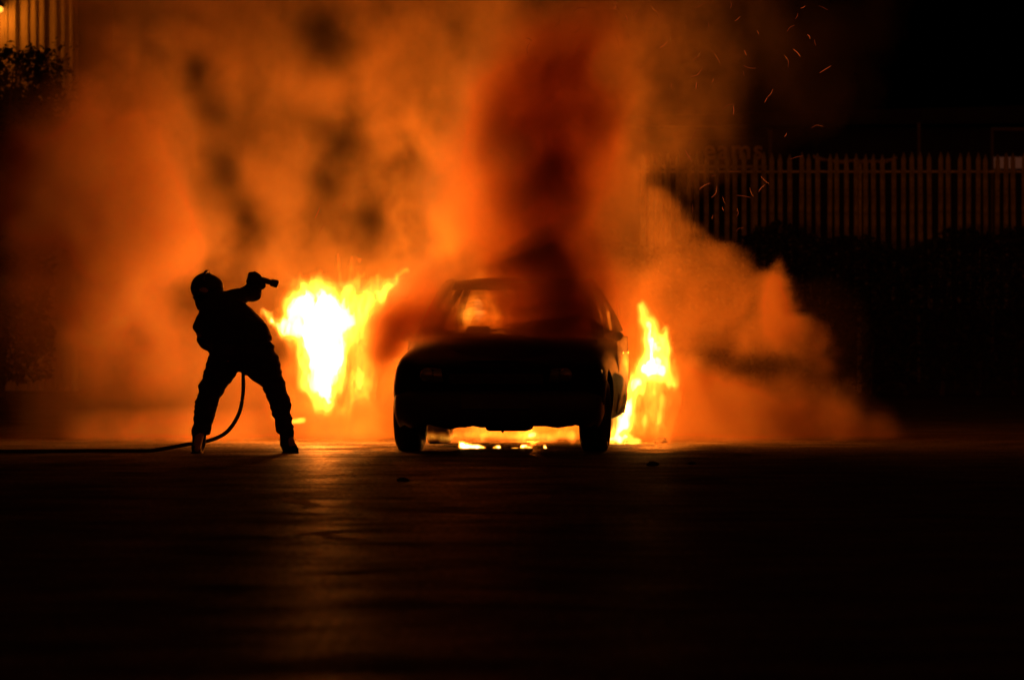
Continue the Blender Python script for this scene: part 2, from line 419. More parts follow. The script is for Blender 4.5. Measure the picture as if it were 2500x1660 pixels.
# hedge along the foot of the fence
def leaves(bm, n, fn_pt, s0, s1):
    for _ in range(n):
        p = fn_pt(); s = random.uniform(s0, s1)
        rot = Matrix.Rotation(random.uniform(0, 6.28), 3, 'Z') @ Matrix.Rotation(random.uniform(-1.2, 1.2), 3, 'X') @ Matrix.Rotation(random.uniform(0, 6.28), 3, 'Z')
        q = [Vector((0, -s, 0)), Vector((s*.5, 0, s*.12)), Vector((0, s, 0)), Vector((-s*.5, 0, s*.12))]
        bm.faces.new([bm.verts.new(p+rot @ v) for v in q])
hx0, hx1 = at(1420, 0, 73).x, at(2620, 0, 73).x
bm = bmesh.new()
def hp():
    x = random.uniform(hx0, hx1); top = 2.17+.12*math.sin(x*2.1)+.08*math.sin(x*5.3+1)
    z = top*random.random()**.6; y = 73+random.uniform(-.6, .6)*(1-.3*(z/top)**3)
    return Vector((x, y, z+.05*random.random()))
leaves(bm, 6000, hp, .04, .09)
def hf():
    p = hp(); p.y = random.uniform(72.3, 72.7); return p
leaves(bm, 9000, hf, .04, .085)
hd = empty('hedge', ((hx0+hx1)/2, 73, 0)); tag(hd, 'low dark hedge in front of the foot of the palisade fence', 'hedge')
o = bm_obj('foliage', bm, M['leaf'], hd); o.location = -hd.location
bm = bmesh.new()
x = hx0
while x < hx1:
    tube(bm, [(x, 73, -.02), (x+.05, 73.05, .7), (x-.06, 72.95, 1.4), (x+.1, 73, 1.95)], [.04, .03, .02, .01], 6)
    pass; x += .5
o = bm_obj('branches', bm, M['bark'], hd); o.location = -hd.location

# left building: ribbed cladding lit by a wall lamp
YL = 78.0
lb = empty('clad_building', (at(-60, 0, YL).x, YL, 0)); tag(lb, 'pale ribbed metal building at the top left lit by an amber lamp', 'building')
bm = bmesh.new(); prev = None; xa, xb = -4.0, at(162, 0, YL).x-lb.location.x; x = xa; k = 0; pts = []
while x < xb:
    pts += [(x, 0), (x+.055, 0), (x+.07, -.035), (x+.105, -.035), (x+.12, 0)]; x += .12; k += 1
    if k % 3 == 0: pts += [(x, 0), (x+.01, .09), (x+.055, .09), (x+.065, 0)]; x += .065
lo_ = [bm.verts.new((a, b, 0)) for a, b in pts]; hi_ = [bm.verts.new((a, b, 7.5)) for a, b in pts]
for i in range(len(pts)-1): bm.faces.new((lo_[i], lo_[i+1], hi_[i+1], hi_[i]))
bm_obj('wall', bm, M['cream'], lb)
bm = bmesh.new(); box(bm, (xa, .1, 0), (xb, 9, 7.45)); bm_obj('core', bm, M['dark'], lb)
bm = bmesh.new(); box(bm, (xa-.2, -.2, 7.5), (xb+.2, 9.2, 7.7), .02); bm_obj('roof', bm, M['dark'], lb)
wl = empty('wall_lamp', at(-4, 24, YL-.32)); tag(wl, 'amber bulkhead lamp on the ribbed wall at the top left corner', 'lamp')
bm = bmesh.new(); bmesh.ops.create_uvsphere(bm, u_segments=20, v_segments=12, radius=.075)
for v in bm.verts: v.co.z *= .7
bm_obj('diffuser', bm, emis('amber_lamp', (1, .34, .04), 2.5), wl, True)
bm = bmesh.new(); lathe(bm, [(.13, .0), (.12, .05), (.07, .1), (.045, .115), (.04, .1)], 20, 'z'); tube(bm, [(0, .02, .12), (0, .16, .16), (0, .31, .16)], .018, 8)
bm_obj('hood', bm, M['plastic'], wl, True)
ld = bpy.data.lights.new('lamp_light', 'POINT'); ld.energy = 12; ld.color = (1, .21, .008); ld.shadow_soft_size = .06
lo = bpy.data.objects.new('lamp_light', ld); COL.objects.link(lo); lo.parent = wl; lo.location = (0, -.12, -.08)

# tree by the left building
YT = 70.0
c0 = at(25, 300, YT); tr_ = empty('leafy_tree', (c0.x-.2, YT, 0)); tag(tr_, 'dark leafy tree in front of the lit ribbed wall at the left', 'tree')
bm = bmesh.new(); tube(bm, smooth_path([(0, 0, -.03), (.05, .02, 1.2), (-.04, 0, 2.2), (.06, 0, 3.0)], 4), [.13-.006*i for i in range(13)], 10)
limbs = []
for i in range(16):
    a = i*2.4; z = 1.9+.15*i; tip = Vector((math.cos(a)*(1.05-.03*i), math.sin(a)*.9, min(4.6, z+.9)))
    pth = smooth_path([(0, 0, z*.75), (tip.x*.45, tip.y*.45, z*.75+.55), tip], 4); limbs.append(pth)
    tube(bm, pth, [.045*(1-j/10) for j in range(len(pth))], 6)
bm_obj('trunk', bm, M['bark'], tr_, True)
bm = bmesh.new(); cl = [p+Vector((random.gauss(0, .2), random.gauss(0, .2), random.gauss(0, .16))) for l in limbs for p in l[3:]*2]
cl = [p for p in cl if not (-.5 < p.x < .55 and 4.12 < p.z)]
def cp():
    p = random.choice(cl); return p+Vector((random.gauss(0, .11), random.gauss(0, .11), random.gauss(0, .1)))
leaves(bm, 5000, cp, .03, .075)
def cq():
    a = random.uniform(0, 6.28); r = .95*random.random()**.4; z = 3.75*random.random()**.8
    return Vector((-.15+r*math.cos(a), r*math.sin(a), .2+z))
leaves(bm, 9000, cq, .05, .10)
cls = [(random.uniform(at(-60, 0, YT).x, at(160, 0, YT).x)-tr_.location.x, random.uniform(-.4, .4), random.uniform(3.3, 4.62)) for _ in range(110)]
def cr():
    p = Vector(random.choice(cls)); return p+Vector((random.gauss(0, .06), random.gauss(0, .06), random.gauss(0, .055)))
leaves(bm, 5200, cr, .025, .05)
bm_obj('crown', bm, M['leaf'], tr_)

# ================================================================== BURNING CAR
CARX, CARY, YAW = -.122, 40.0, R(-4.4)
car = empty('burning_car', (CARX, CARY, 0), YAW); tag(car, 'charred dark hatchback facing the viewer with smoke pouring over its bonnet', 'car')
ST = [  # y, half width, z bottom, z of widest, hood-edge z, centre z, shoulder inset
    (0.00, .52, .30, .46, .60, .60, .02), (.03, .68, .23, .45, .665, .655, .03), (.12, .775, .20, .48, .70, .705, .045),
    (.30, .808, .20, .50, .735, .745, .06), (.65, .825, .20, .52, .775, .795, .085), (1.05, .83, .20, .53, .82, .85, .10),
    (1.36, .832, .20, .54, .86, .885, .09), (1.6, .834, .20, .54, .885, .90, .06), (2.3, .838, .20, .55, .90, .91, .04), (3.0, .836, .20, .56, .92, .93, .045),
    (3.45, .825, .22, .57, .935, .945, .06), (3.72, .79, .25, .58, .93, .95, .08), (3.84, .72, .30, .58, .90, .92, .09), (3.88, .58, .36, .56, .84, .86, .08)]
def body_mesh():
    bm = bmesh.new(); rings = []
    for (y, w_, zb_, zm, zh, zc, ins) in ST:
        w_ += .012
        half = [(0, zb_), (w_*.55, zb_), (w_-.07, zb_+.01), (w_-.02, zb_+.07), (w_, zm-.08), (w_, zm+.04), (w_-ins*.45, zm+(zh-zm)*.72), (w_-ins, zh-.015), (w_-ins-.07, zh+.004), (w_*.45, zc-.004), (0, zc)]
        ring = [bm.verts.new((x, y, z)) for x, z in half]+[bm.verts.new((-x, y, z)) for x, z in half[-2:0:-1]]
        rings.append(ring)
    n = len(rings[0])
    for r0, r1 in zip(rings, rings[1:]):
        for i in range(n): bm.faces.new((r0[i], r0[(i+1) % n], r1[(i+1) % n], r1[i]))
    bm.faces.new(rings[0][::-1]); bm.faces.new(rings[-1])
    bmesh.ops.recalc_face_normals(bm, faces=bm.faces[:])
    me = bpy.data.meshes.new('body'); bm.to_mesh(me); bm.free(); return me
def apply_mods(o):
    dg = bpy.context.evaluated_depsgraph_get(); me = bpy.data.meshes.new_from_object(o.evaluated_get(dg)); o.modifiers.clear()
    o.data = me; return o
body = link('body', body_mesh(), M['soot_paint'], car)
s_ = body.modifiers.new('s', 'SUBSURF'); s_.levels = 2; s_.render_levels = 2
bm = bmesh.new(); box(bm, (-.70, 1.5, .34), (.70, 3.62, 1.3)); cab = bm_obj('cutter', bm, None)
WR = .285; WY = (.66, 3.12); WX = .715
bm = bmesh.new()
for yy in WY:
    for sx in (-1, 1): lathe(bm, [(0, 0.001), (0, .35), (.5, .35), (.5, 0.001)], 28, 'x', (sx*.70-.25+sx*.13, yy, .27))
bmesh.ops.recalc_face_normals(bm, faces=bm.faces[:])
arch = bm_obj('cutter', bm, None)
for c in (cab, arch):
    c.parent = car; bo = body.modifiers.new('b', 'BOOLEAN'); bo.operation = 'DIFFERENCE'; bo.object = c; bo.solver = 'EXACT'
apply_mods(body)
for c in (cab, arch): bpy.data.objects.remove(c)
body.data.materials.clear(); body.data.materials.append(M['soot_paint'])
for p in body.data.polygons: p.use_smooth = True
# bonnet panel standing proud, slightly buckled
bm = bmesh.new(); gx, gy = 14, 10; V = {}
for i in range(gx+1):
    for j in range(gy+1):
        u = i/gx*2-1; v = j/gy; y = .10+v*1.2; wv = (.64+.06*v)
        z = .715+(.885-.715)*v+.012-.05*abs(u)**3-.035*(1-v)**6+.012*math.sin(u*4+v*3)*v
        V[i, j] = bm.verts.new((u*wv, y, z))
for i in range(gx):
    for j in range(gy): bm.faces.new((V[i, j], V[i+1, j], V[i+1, j+1], V[i, j+1]))
bmesh.ops.solidify(bm, geom=bm.faces[:], thickness=-.02); bm_obj('bonnet', bm, M['soot_paint'], car, True)
# bumper with ragged melted lower edge
bm = bmesh.new()
pr = [(-.80, .34), (-.76, .12), (-.6, .0), (-.3, -.03), (0, -.035), (.3, -.03), (.6, 0), (.76, .12), (.80, .34)]
pr = smooth_path([(x, y, 0) for x, y in pr], 5); prev = None
for i, p in enumerate(pr):
    zb_ = .195+.012*math.sin(i*1.3)+.01*random.random(); off = Vector((0, -.03, 0))
    if i in (21, 22): zb_ -= .03
    if 13 < i < 17: zb_ -= .018
    ring = [bm.verts.new(Vector((p.x*a, p.y+dy, z))) for a, dy, z in ((.97, .03, zb_), (.995, .0, zb_+.05), (1.01, -.02, .30), (1.01, -.02, .42), (.99, 0, .47), (.95, .05, .47), (.93, .09, zb_+.02))]
    if prev:
        for a in range(7): bm.faces.new((prev[a], prev[(a+1) % 7], ring[(a+1) % 7], ring[a]))
    else: bm.faces.new(ring)
    prev = ring
bm.faces.new(prev[::-1]); bmesh.ops.recalc_face_normals(bm, faces=bm.faces[:]); bm_obj('bumper', bm, M['plastic'], car, True)
# grille, lamps, plate, badge-free nose
bm = bmesh.new(); box(bm, (-.36, -.008, .52), (.36, .05, .60), .008)
for k in range(4): box(bm, (-.34, -.02, .528+k*.018), (.34, -.006, .536+k*.018))
bm_obj('grille', bm, M['plastic'], car)
for sx in (-1, 1):
    bm = bmesh.new(); q = [(.40, .0, .535), (.66, .045, .54), (.755, .13, .56), (.755, .15, .635), (.68, .07, .655), (.42, .015, .64)]
    f_ = [bm.verts.new((sx*x, y-.015, z)) for x, y, z in q]; bk = [bm.verts.new((sx*x, y+.08, z)) for x, y, z in q]
    bm.faces.new(f_); bm.faces.new(bk[::-1])
    for i in range(6): bm.faces.new((f_[i], bk[i], bk[(i+1) % 6], f_[(i+1) % 6]))
    bmesh.ops.recalc_face_normals(bm, faces=bm.faces[:]); bmesh.ops.bevel(bm, geom=bm.edges[:], offset=.006, segments=2, affect='EDGES')
    hl = bm_obj('headlight', bm, M['glint'], car, True)
    bm = bmesh.new(); lathe(bm, [(-.03, .001), (-.028, .03), (-.015, .05), (.01, .055)], 20, 'y', (sx*.53, .0, .59)); bm_obj('reflector_bowl', bm, M['glint'], hl, True)
    bm = bmesh.new(); box(bm, (min(sx*.75, sx*.793), .24, .60), (max(sx*.75, sx*.793), .32, .63), .004); bm_obj('indicator', bm, M['orange'], car)
    # mirrors
    bm = bmesh.new(); r = bmesh.ops.create_uvsphere(bm, u_segments=18, v_segments=12, radius=1)
    for v in bm.verts: v.co = Vector((sx*.838+v.co.x*.045, 1.50+v.co.y*.035, .885+v.co.z*.04))
    tube(bm, [(sx*.76, 1.54, .87), (sx*.82, 1.52, .88)], .02, 8); bm_obj('wing_mirror', bm, M['plastic'], car, True)
    # door with handle and window frame lines
    for (y0, y1) in ((1.62, 2.5), (2.53, 3.25)):
        bm = bmesh.new(); V = {}
        for i in range(7):
            for j in range(7):
                u = i/6; v = j/6; z = .26+v*.62
                xw = .838+.004-(.05*max(0, v-.55)**1.3)-(.02 if v < .1 else 0)
                V[i, j] = bm.verts.new((sx*xw, y0+(y1-y0)*u, z))
        for i in range(6):
            for j in range(6): bm.faces.new((V[i, j], V[i+1, j], V[i+1, j+1], V[i, j+1]))
        bmesh.ops.solidify(bm, geom=bm.faces[:], thickness=.012)
        d_ = bm_obj('door', bm, M['soot_paint'], car, True)
        bm = bmesh.new(); box(bm, (min(sx*.81, sx*.838), y1-.22, .74), (max(sx*.81, sx*.838), y1-.06, .762), .006); bm_obj('handle', bm, M['plastic'], d_)
bm = bmesh.new(); box(bm, (-.26, -.066, .335), (.26, -.052, .445), .003); bm_obj('number_plate', bm, M['plate'], car)
# underside: sump, exhaust, subframe
bm = bmesh.new(); box(bm, (-.12, .45, .155), (.22, .95, .25), .03); box(bm, (-.55, .6, .19), (.55, .7, .23), .01)
tube(bm, [(.1, .9, .19), (.12, 1.8, .18), (-.3, 2.9, .2), (-.42, 3.9, .24)], .03, 8); tube(bm, [(.04, .1, .2), (.045, .1, .15)], [.02, .006], 6)
bm_obj('underbody', bm, M['char'], car)
# roof
bm = bmesh.new(); V = {}
for i in range(13):
    for j in range(9):
        u = i/12*2-1; v = j/8; y = 1.98+v*1.5; w_ = .555-.02*v
        z = 1.345+.02*math.sin(math.pi*v)-.035*abs(u)**3-.015*(1-v)**4*2-.02*v*v
        V[i, j] = bm.verts.new((u*w_, y, z))
for i in range(12):
    for j in range(8): bm.faces.new((V[i, j], V[i+1, j], V[i+1, j+1], V[i, j+1]))
bmesh.ops.solidify(bm, geom=bm.faces[:], thickness=-.05); box(bm, (-.53, 1.99, 1.25), (.53, 2.06, 1.31), .01); bm_obj('roof', bm, M['soot_paint'], car, True)
def bar(p, q, w0, w1, d, name='pillar', m='soot_paint', par=car):
    bm = bmesh.new(); p = Vector(p); q = Vector(q); rings = []
    for t_ in (0, .33, .66, 1):
        c = p.lerp(q, t_)+Vector((.018 if p.x > 0 else -.018, 0, 0))*math.sin(math.pi*t_); w_ = w0+(w1-w0)*t_
        rings.append([bm.verts.new(c+Vector(v)) for v in ((-d, -w_, 0), (d, -w_, 0), (d, w_, 0), (-d, w_, 0))])
    for a, b in zip(rings, rings[1:]):
        for i in range(4): bm.faces.new((a[i], a[(i+1) % 4], b[(i+1) % 4], b[i]))
    bm.faces.new(rings[0][::-1]); bm.faces.new(rings[-1]); bmesh.ops.recalc_face_normals(bm, faces=bm.faces[:])
    bmesh.ops.bevel(bm, geom=bm.edges[:], offset=.008, segments=2, affect='EDGES')
    return bm_obj(name, bm, M[m], par, True)
for sx in (-1, 1):
    bar((sx*.70, 1.36, .87), (sx*.535, 2.02, 1.315), .05, .045, .045)
    bar((sx*.775, 2.5, .90), (sx*.56, 2.62, 1.31), .05, .045, .022)
    bar((sx*.75, 3.42, .92), (sx*.54, 3.38, 1.30), .11, .06, .025)
    bar((sx*.62, 3.78, .93), (sx*.50, 3.46, 1.29), .04, .035, .03)
    bm = bmesh.new(); tube(bm, [(sx*.545, 1.98, 1.31), (sx*.555, 2.6, 1.33), (sx*.545, 3.4, 1.30)], .022, 8); bm_obj('roof_rail', bm, M['soot_paint'], car, True)
# windscreen and rear window panes
def pane(name, c4):
    bm = bmesh.new(); V = {}
    a, b, c, d = [Vector(p) for p in c4]
    for i in range(9):
        for j in range(5):
            u, v = i/8, j/4; p = a.lerp(b, u).lerp(d.lerp(c, u), v)+Vector((0, -.05*math.sin(math.pi*u), 0)); V[i, j] = bm.verts.new(p)
    for i in range(8):
        for j in range(4): bm.faces.new((V[i, j], V[i+1, j], V[i+1, j+1], V[i, j+1]))
    bm_obj(name, bm, M['glass'], car, True)
pane('windscreen', ((-.68, 1.40, .885), (.68, 1.40, .885), (.52, 2.02, 1.30), (-.52, 2.02, 1.30)))
pane('rear_window', ((-.60, 3.80, .945), (.60, 3.80, .945), (.48, 3.50, 1.27), (-.48, 3.50, 1.27)))
bm = bmesh.new(); tube(bm, [(-.45, 1.37, .895), (-.1, 1.40, .93)], .008, 6); tube(bm, [(.05, 1.37, .895), (.42, 1.42, .94)], .008, 6); bm_obj('wiper', bm, M['plastic'], car)
# interior
bm = bmesh.new(); box(bm, (-.66, 1.55, .66), (.66, 1.85, .865), .04); bm_obj('dashboard', bm, M['plastic'], car)
bm = bmesh.new()
tube(bm, [(.36+.17*math.cos(a), 1.97-.05*math.sin(a), .84+.17*math.sin(a)) for a in [2*math.pi*k/24 for k in range(25)]], .013, 8)
tube(bm, [(.36, 1.83, .78), (.36, 1.96, .84)], .03, 8); tube(bm, [(.2, 1.97, .84), (.52, 1.97, .84)], .012, 6); bm_obj('steering_wheel', bm, M['plastic'], car)
for sx in (-1, 1):
    bm = bmesh.new(); box(bm, (sx*.36-.24, 2.15, .38), (sx*.36+.24, 2.65, .55), .05)
    box(bm, (sx*.36-.23, 2.6, .5), (sx*.36+.23, 2.74, .88), .05); st_ = bm_obj('front_seat', bm, M['seat'], car, True)
    bm = bmesh.new(); box(bm, (sx*.36-.10, 2.65, .89), (sx*.36+.10, 2.73, .965), .03)
    tube(bm, [(sx*.36-.05, 2.69, .84), (sx*.36-.05, 2.69, .92)], .008, 6); tube(bm, [(sx*.36+.05, 2.69, .84), (sx*.36+.05, 2.69, .92)], .008, 6); bm_obj('headrest', bm, M['seat'], st_, True)
bm = bmesh.new(); box(bm, (-.62, 3.0, .38), (.62, 3.4, .52), .05); box(bm, (-.6, 3.38, .48), (.6, 3.5, .93), .05); bm_obj('rear_seat', bm, M['seat'], car, True)
# wheels
for yy in WY:
    for sx in (-1, 1):
        bm = bmesh.new(); hw = .095
        lathe(bm, [(-hw+.02, .19), (-hw, .21), (-hw-.008, .245), (-hw+.012, .278), (-hw+.03, WR), (hw-.03, WR), (hw-.012, .278), (hw+.008, .245), (hw, .21), (hw-.02, .19), (-hw+.02, .19)], 40, 'x')
        wh = empty('wheel', (sx*WX, yy, WR)); wh.parent = car
        if yy == WY[0]: wh.rotation_euler = (0, 0, R(-2))
        for v in bm.verts:
            if v.co.z < -.262: v.co.z = max(v.co.z, -.2795); v.co.x *= 1.05     # weight on the tyre
        bm_obj('tyre', bm, M['rubber'], wh, True).location.z = -.004
        bm = bmesh.new(); so = sx*.07
        lathe(bm, [(so-.06*sx, .19), (so, .19), (so-.01*sx, .17), (so-.045*sx, .15), (so-.03*sx, .06), (so-.0*sx, .045), (so, .001)], 30, 'x')
        for k in range(8):
            a = k*math.pi/4; mtx = Matrix.Rotation(a, 4, 'X'); box(bm, (so-.04, -.015, .06), (so-.02, .015, .16), .004, mtx)
        bm_obj('rim', bm, M['steel'], wh, True)

# ================================================================== FIREFIGHTER
# pose measured off the picture in metres at 40 m, origin between the boots
def FP(zx, zy, dy=0):
    px, py = 400+zx/2.903, 600+zy/2.903
    Y = 40+dy; return tuple(at(px, py, 40))[:1]+(Y,)+tuple(at(px, py, 40))[2:]
U = 1/932.0
FEET = HC-(1108-YH)/FPX*40
def seg(a, b, ra, rb): return (a, b, ra*U, rb*U)
hip = FP(560, 745, .02); hipL = FP(440, 800, .0); hipR = FP(660, 800, .0)
chest = FP(400, 520, .22); waist = FP(500, 680, .1); shL = FP(318, 470, .28); shR = FP(500, 370, .3); neck = FP(345, 370, .36)
head = FP(283, 292, .42); kneeL = FP(352, 985, .12); ankL = FP(262, 1310, -.02); kneeR = FP(768, 975, .1); ankR = FP(865, 1320, -.02)
elL = FP(258, 615, .30); haL = FP(372, 770, .34); elR = FP(612, 335, .42); haR = FP(640, 225, .40)
footL = FP(236, 1425, -.06); toeL = FP(240, 1440, -.16); footR = FP(872, 1425, .02); toeR = FP(925, 1438, -.06)
bodysegs = [seg(head, head, 78, 78), seg(FP(272, 330, .36), FP(272, 330, .36), 58, 58), seg(neck, head, 50, 50), seg(neck, chest, 60, 100), seg(chest, waist, 110, 110), seg(waist, hip, 105, 105),
            seg(shL, shR, 60, 60), seg(shL, elL, 50, 42), seg(elL, haL, 42, 28), seg(shR, elR, 50, 42), seg(elR, haR, 40, 28),
            seg(hipL, kneeL, 85, 55), seg(kneeL, ankL, 55, 36), seg(hipR, kneeR, 85, 55), seg(kneeR, ankR, 55, 36), seg(ankL, toeL, 34, 28), seg(ankR, toeR, 34, 28)]
def hand(c, d, side, s=1.0):
    """gripping hand: palm block and five curled fingers round the thing held at c, knuckles along d"""
    c = Vector(c); d = Vector(d).normalized(); up = Vector(side).normalized(); n_ = d.cross(up).normalized(); out = []
    for k, ln in enumerate((.9, 1.0, .95, .8)):
        b = c+d*(.021*(k-1.5))*s-up*.028*s
        p1 = b+n_*.034*s*ln; p2 = p1+up*.034*s*ln; p3 = p2-n_*.028*s*ln+up*.006
        out += [(tuple(b), tuple(p1), .0125*s, .0115*s), (tuple(p1), tuple(p2), .0115*s, .0105*s), (tuple(p2), tuple(p3), .0105*s, .009*s)]
    th = c-d*.045*s-up*.03*s
    out += [(tuple(th), tuple(th+d*.005*s+up*.04*s-n_*.012*s), .015*s, .0125*s), (tuple(th+d*.005*s+up*.04*s-n_*.012*s), tuple(th+d*.03*s+up*.055*s), .0125*s, .0105*s)]
    out += [(tuple(c-d*.035*s-up*.035*s), tuple(c+d*.035*s-up*.035*s), .024*s, .024*s), (tuple(c-up*.05*s-d*.01*s), tuple(c-up*.085*s-d*.01*s), .034*s, .03*s)]
    return out
me = sdf_mesh('person', bodysegs, .014, .03)
person = link('person', me, M['skin'], None, True)
tag(person, 'firefighter bent forward with legs apart, one arm raised towards the flames, hose between the legs', 'person')
def child(name, me, m, smooth=True):
    o = link(name, me, M[m], person, smooth); return o
# jacket
jk = [seg(neck, chest, 82, 135), seg(chest, FP(500, 600, .14), 172, 168), seg(FP(420, 560, .2), FP(500, 640, .12), 165, 160), seg(FP(395, 470, .26), FP(420, 640, .16), 150, 135), seg(FP(500, 600, .14), FP(610, 640, .04), 150, 140), seg(FP(520, 480, .2), FP(640, 640, .06), 90, 118), seg(FP(570, 660, .04), FP(450, 700, .06), 132, 120),
      seg(shL, shR, 74, 66), seg(shL, FP(262, 560, .3), 66, 62), seg(FP(258, 560, .3), FP(285, 680, .32), 60, 56), seg(FP(285, 680, .32), FP(350, 745, .33), 56, 46),
      seg(FP(480, 380, .28), FP(575, 335, .38), 66, 50), seg(FP(575, 335, .38), elR, 50, 48), seg(elR, FP(632, 250, .4), 54, 54)]
child('jacket', sdf_mesh('jacket', jk, .011, .035, .016, 15, extra=lambda S, X, Y, Z: np.maximum(S, FP(0, 770)[2]-Z-.02*np.sin(X*40)), off=3), 'cloth')
# trousers: baggy, hems flare over the boots
hemz = FP(0, 1335)[2]
trl = [seg(FP(560, 700, .05), FP(600, 770, .02), 130, 140), seg(FP(455, 760, .02), FP(395, 880, .06), 118, 108), seg(FP(395, 880, .06), FP(335, 1000, .11), 103, 84), seg(FP(335, 1000, .11), FP(296, 1130, .06), 84, 72), seg(FP(296, 1130, .06), FP(258, 1350, -.02), 72, 66),
       seg(FP(655, 770, .02), FP(700, 850, .05), 135, 118), seg(FP(700, 850, .05), FP(768, 970, .1), 116, 82), seg(FP(768, 970, .1), FP(815, 1090, .06), 84, 72), seg(FP(815, 1090, .06), FP(868, 1350, -.02), 72, 56)]
child('trousers', sdf_mesh('trousers', trl, .011, .03, .020, 24, extra=lambda S, X, Y, Z: np.maximum(S, hemz-Z+.008*np.sin(X*55)), off=9), 'cloth')
# boots
for (an, ft, toe, kx) in ((FP(254, 1320, -.02), FP(240, 1432, -.03), FP(238, 1440, -.15), -1), (FP(872, 1320, -.02), FP(880, 1432, -.0), FP(926, 1444, -.07), 1)):
    sg = [seg(an, FP(248 if kx < 0 else 872, 1400, -.02), 52, 46), seg(FP(248 if kx < 0 else 872, 1400, -.02), ft, 46, 40), seg(ft, toe, 40, 33)]
    child('boot', sdf_mesh('boot', sg, .007, .015, 0, extra=lambda S, X, Y, Z: np.maximum(S, FP(0, 1472)[2]-Z)), 'boot')
    bm = bmesh.new(); a = Vector(ft); b = Vector(toe); a.z = b.z = FP(0, 1472)[2]+.008; dr = (b-a).normalized(); nn = Vector((-dr.y, dr.x, 0))
    lp = [a-dr*.045+nn*.03, a-dr*.05, a-dr*.045-nn*.03, a-nn*.047, b-nn*.04, b+dr*.034-nn*.02, b+dr*.038, b+dr*.034+nn*.02, b+nn*.04, a+nn*.047]
    tp = [bm.verts.new(p+Vector((0, 0, .008))) for p in lp]; bt = [bm.verts.new((p.x, p.y, FEET+.001)) for p in lp]
    bm.faces.new(tp); bm.faces.new(bt[::-1])
    for i in range(10): bm.faces.new((tp[i], bt[i], bt[(i+1) % 10], tp[(i+1) % 10]))
    bmesh.ops.recalc_face_normals(bm, faces=bm.faces[:]); child('boot_sole', None or (lambda b: (lambda m_: (b.to_mesh(m_), b.free(), m_)[2])(bpy.data.meshes.new('boot_sole')))(bm), 'boot', False)
# gloves with fingers
child('glove', sdf_mesh('glove', hand(haR, (.95, 0, -.28), (0.1, 0, 1), 1.3)+[(tuple(Vector(haR)-Vector((.0, 0, .09))), tuple(Vector(elR).lerp(Vector(haR), .35)), .04, .046)], .004, .008), 'leather')
child('glove', sdf_mesh('glove', hand(FP(400, 790, .36), (.2, .1, 1), (.6, -.2, .2), 1.1)+[(tuple(FP(370, 770, .35)), tuple(FP(330, 735, .33)), .035, .042)], .004, .008), 'leather')
# helmet: shell, brim, neck curtain, visor
def helm(S, X, Y, Z):
    return np.maximum(S, FP(0, 400)[2]-Z+.40*(X-head[0]))
hs = [seg(FP(285, 300, .42), FP(275, 300, .42), 103, 100), seg(FP(265, 285, .44), FP(258, 300, .46), 94, 88), seg(FP(222, 300, .46), FP(220, 385, .46), 52, 12), seg(FP(330, 300, .4), FP(340, 320, .4), 78, 68)]
hm = child('helmet', sdf_mesh('helmet', hs, .008, .03, 0, extra=helm), 'helmet')
bm = bmesh.new(); hc = Vector(FP(280, 335, .42)); Rm = Matrix.Rotation(R(19), 4, 'Y')
for r in (0,):
    prof = [(.004, .098), (.0, .118), (-.012, .128), (-.02, .124), (-.008, .112), (-.006, .096), (.004, .098)]
    lathe(bm, prof, 36, 'z')
    for v in bm.verts: v.co = (Rm @ Vector((v.co.x*.95, v.co.y*1.15, v.co.z)))+hc
b_m = bpy.data.meshes.new('brim'); bm.to_mesh(b_m); bm.free(); link('brim', b_m, M['helmet'], hm, True)
bm = bmesh.new(); V = {}     # comb along the crown
tube(bm, [Vector(FP(283, 292, .42))+Vector((.115*math.sin(a)*.25, .13*math.sin(a), .122*math.cos(a))) for a in np.linspace(-1.3, 1.3, 14)], .012, 8)
b_m = bpy.data.meshes.new('comb'); bm.to_mesh(b_m); bm.free(); link('comb', b_m, M['helmet'], hm, True)
bm = bmesh.new(); rows = []   # neck curtain hanging on the left of the head
for i in range(14):
    a = math.pi*(.62+.9*i/13); r0 = .112; top = Vector((head[0]+r0*math.cos(a), head[1]+r0*math.sin(a)*1.1, FP(0, 330)[2]+.3*r0*math.cos(a)))
    dep = .10+.03*math.sin(i*.9)-(.05*abs(i-6)/7)
    rows.append([bm.verts.new(top.lerp(top+Vector((-.1*math.cos(a)*.6*0+.035, 0, -dep)), t_)+Vector((.004*math.sin(5*t_+i), 0, 0))) for t_ in (0, .33, .66, 1)])
for a, b in zip(rows, rows[1:]):
    for j in range(3): bm.faces.new((a[j], a[j+1], b[j+1], b[j]))
bmesh.ops.solidify(bm, geom=bm.faces[:], thickness=.006)
b_m = bpy.data.meshes.new('neck_curtain'); bm.to_mesh(b_m); bm.free(); link('neck_curtain', b_m, M['cloth'], hm, True)
# reflective-less tank harness: breathing apparatus is not visible in the photo; belt only
bm = bmesh.new()
# nozzle held in the raised hand
nz0, nz1 = Vector(FP(590, 215, .40)), Vector(FP(790, 270, .44)); dv = (nz1-nz0)
nz = empty('hose_nozzle', tuple(nz0)); tag(nz, 'dark branch nozzle held up in the raised hand, pointing at the flames', 'nozzle')
bm.free(); bm = bmesh.new(); tube(bm, [Vector((0, 0, 0)), dv*.3, dv*.55, dv*.75], [.024, .024, .023, .022], 14); bm_obj('barrel', bm, M['brass'], nz, True)
bm = bmesh.new(); tube(bm, [dv*.74, dv*.78, dv*.95, dv*1.0], [.022, .030, .031, .027], 16); bm_obj('tip', bm, M['brass'], nz, True)
bm = bmesh.new(); tube(bm, smooth_path([dv*.3, dv*.32+Vector((0, 0, .03)), dv*.22+Vector((0, 0, .04))], 4), .009, 8); bm_obj('lever', bm, M['plastic'], nz, True)
for o in (person,): pass
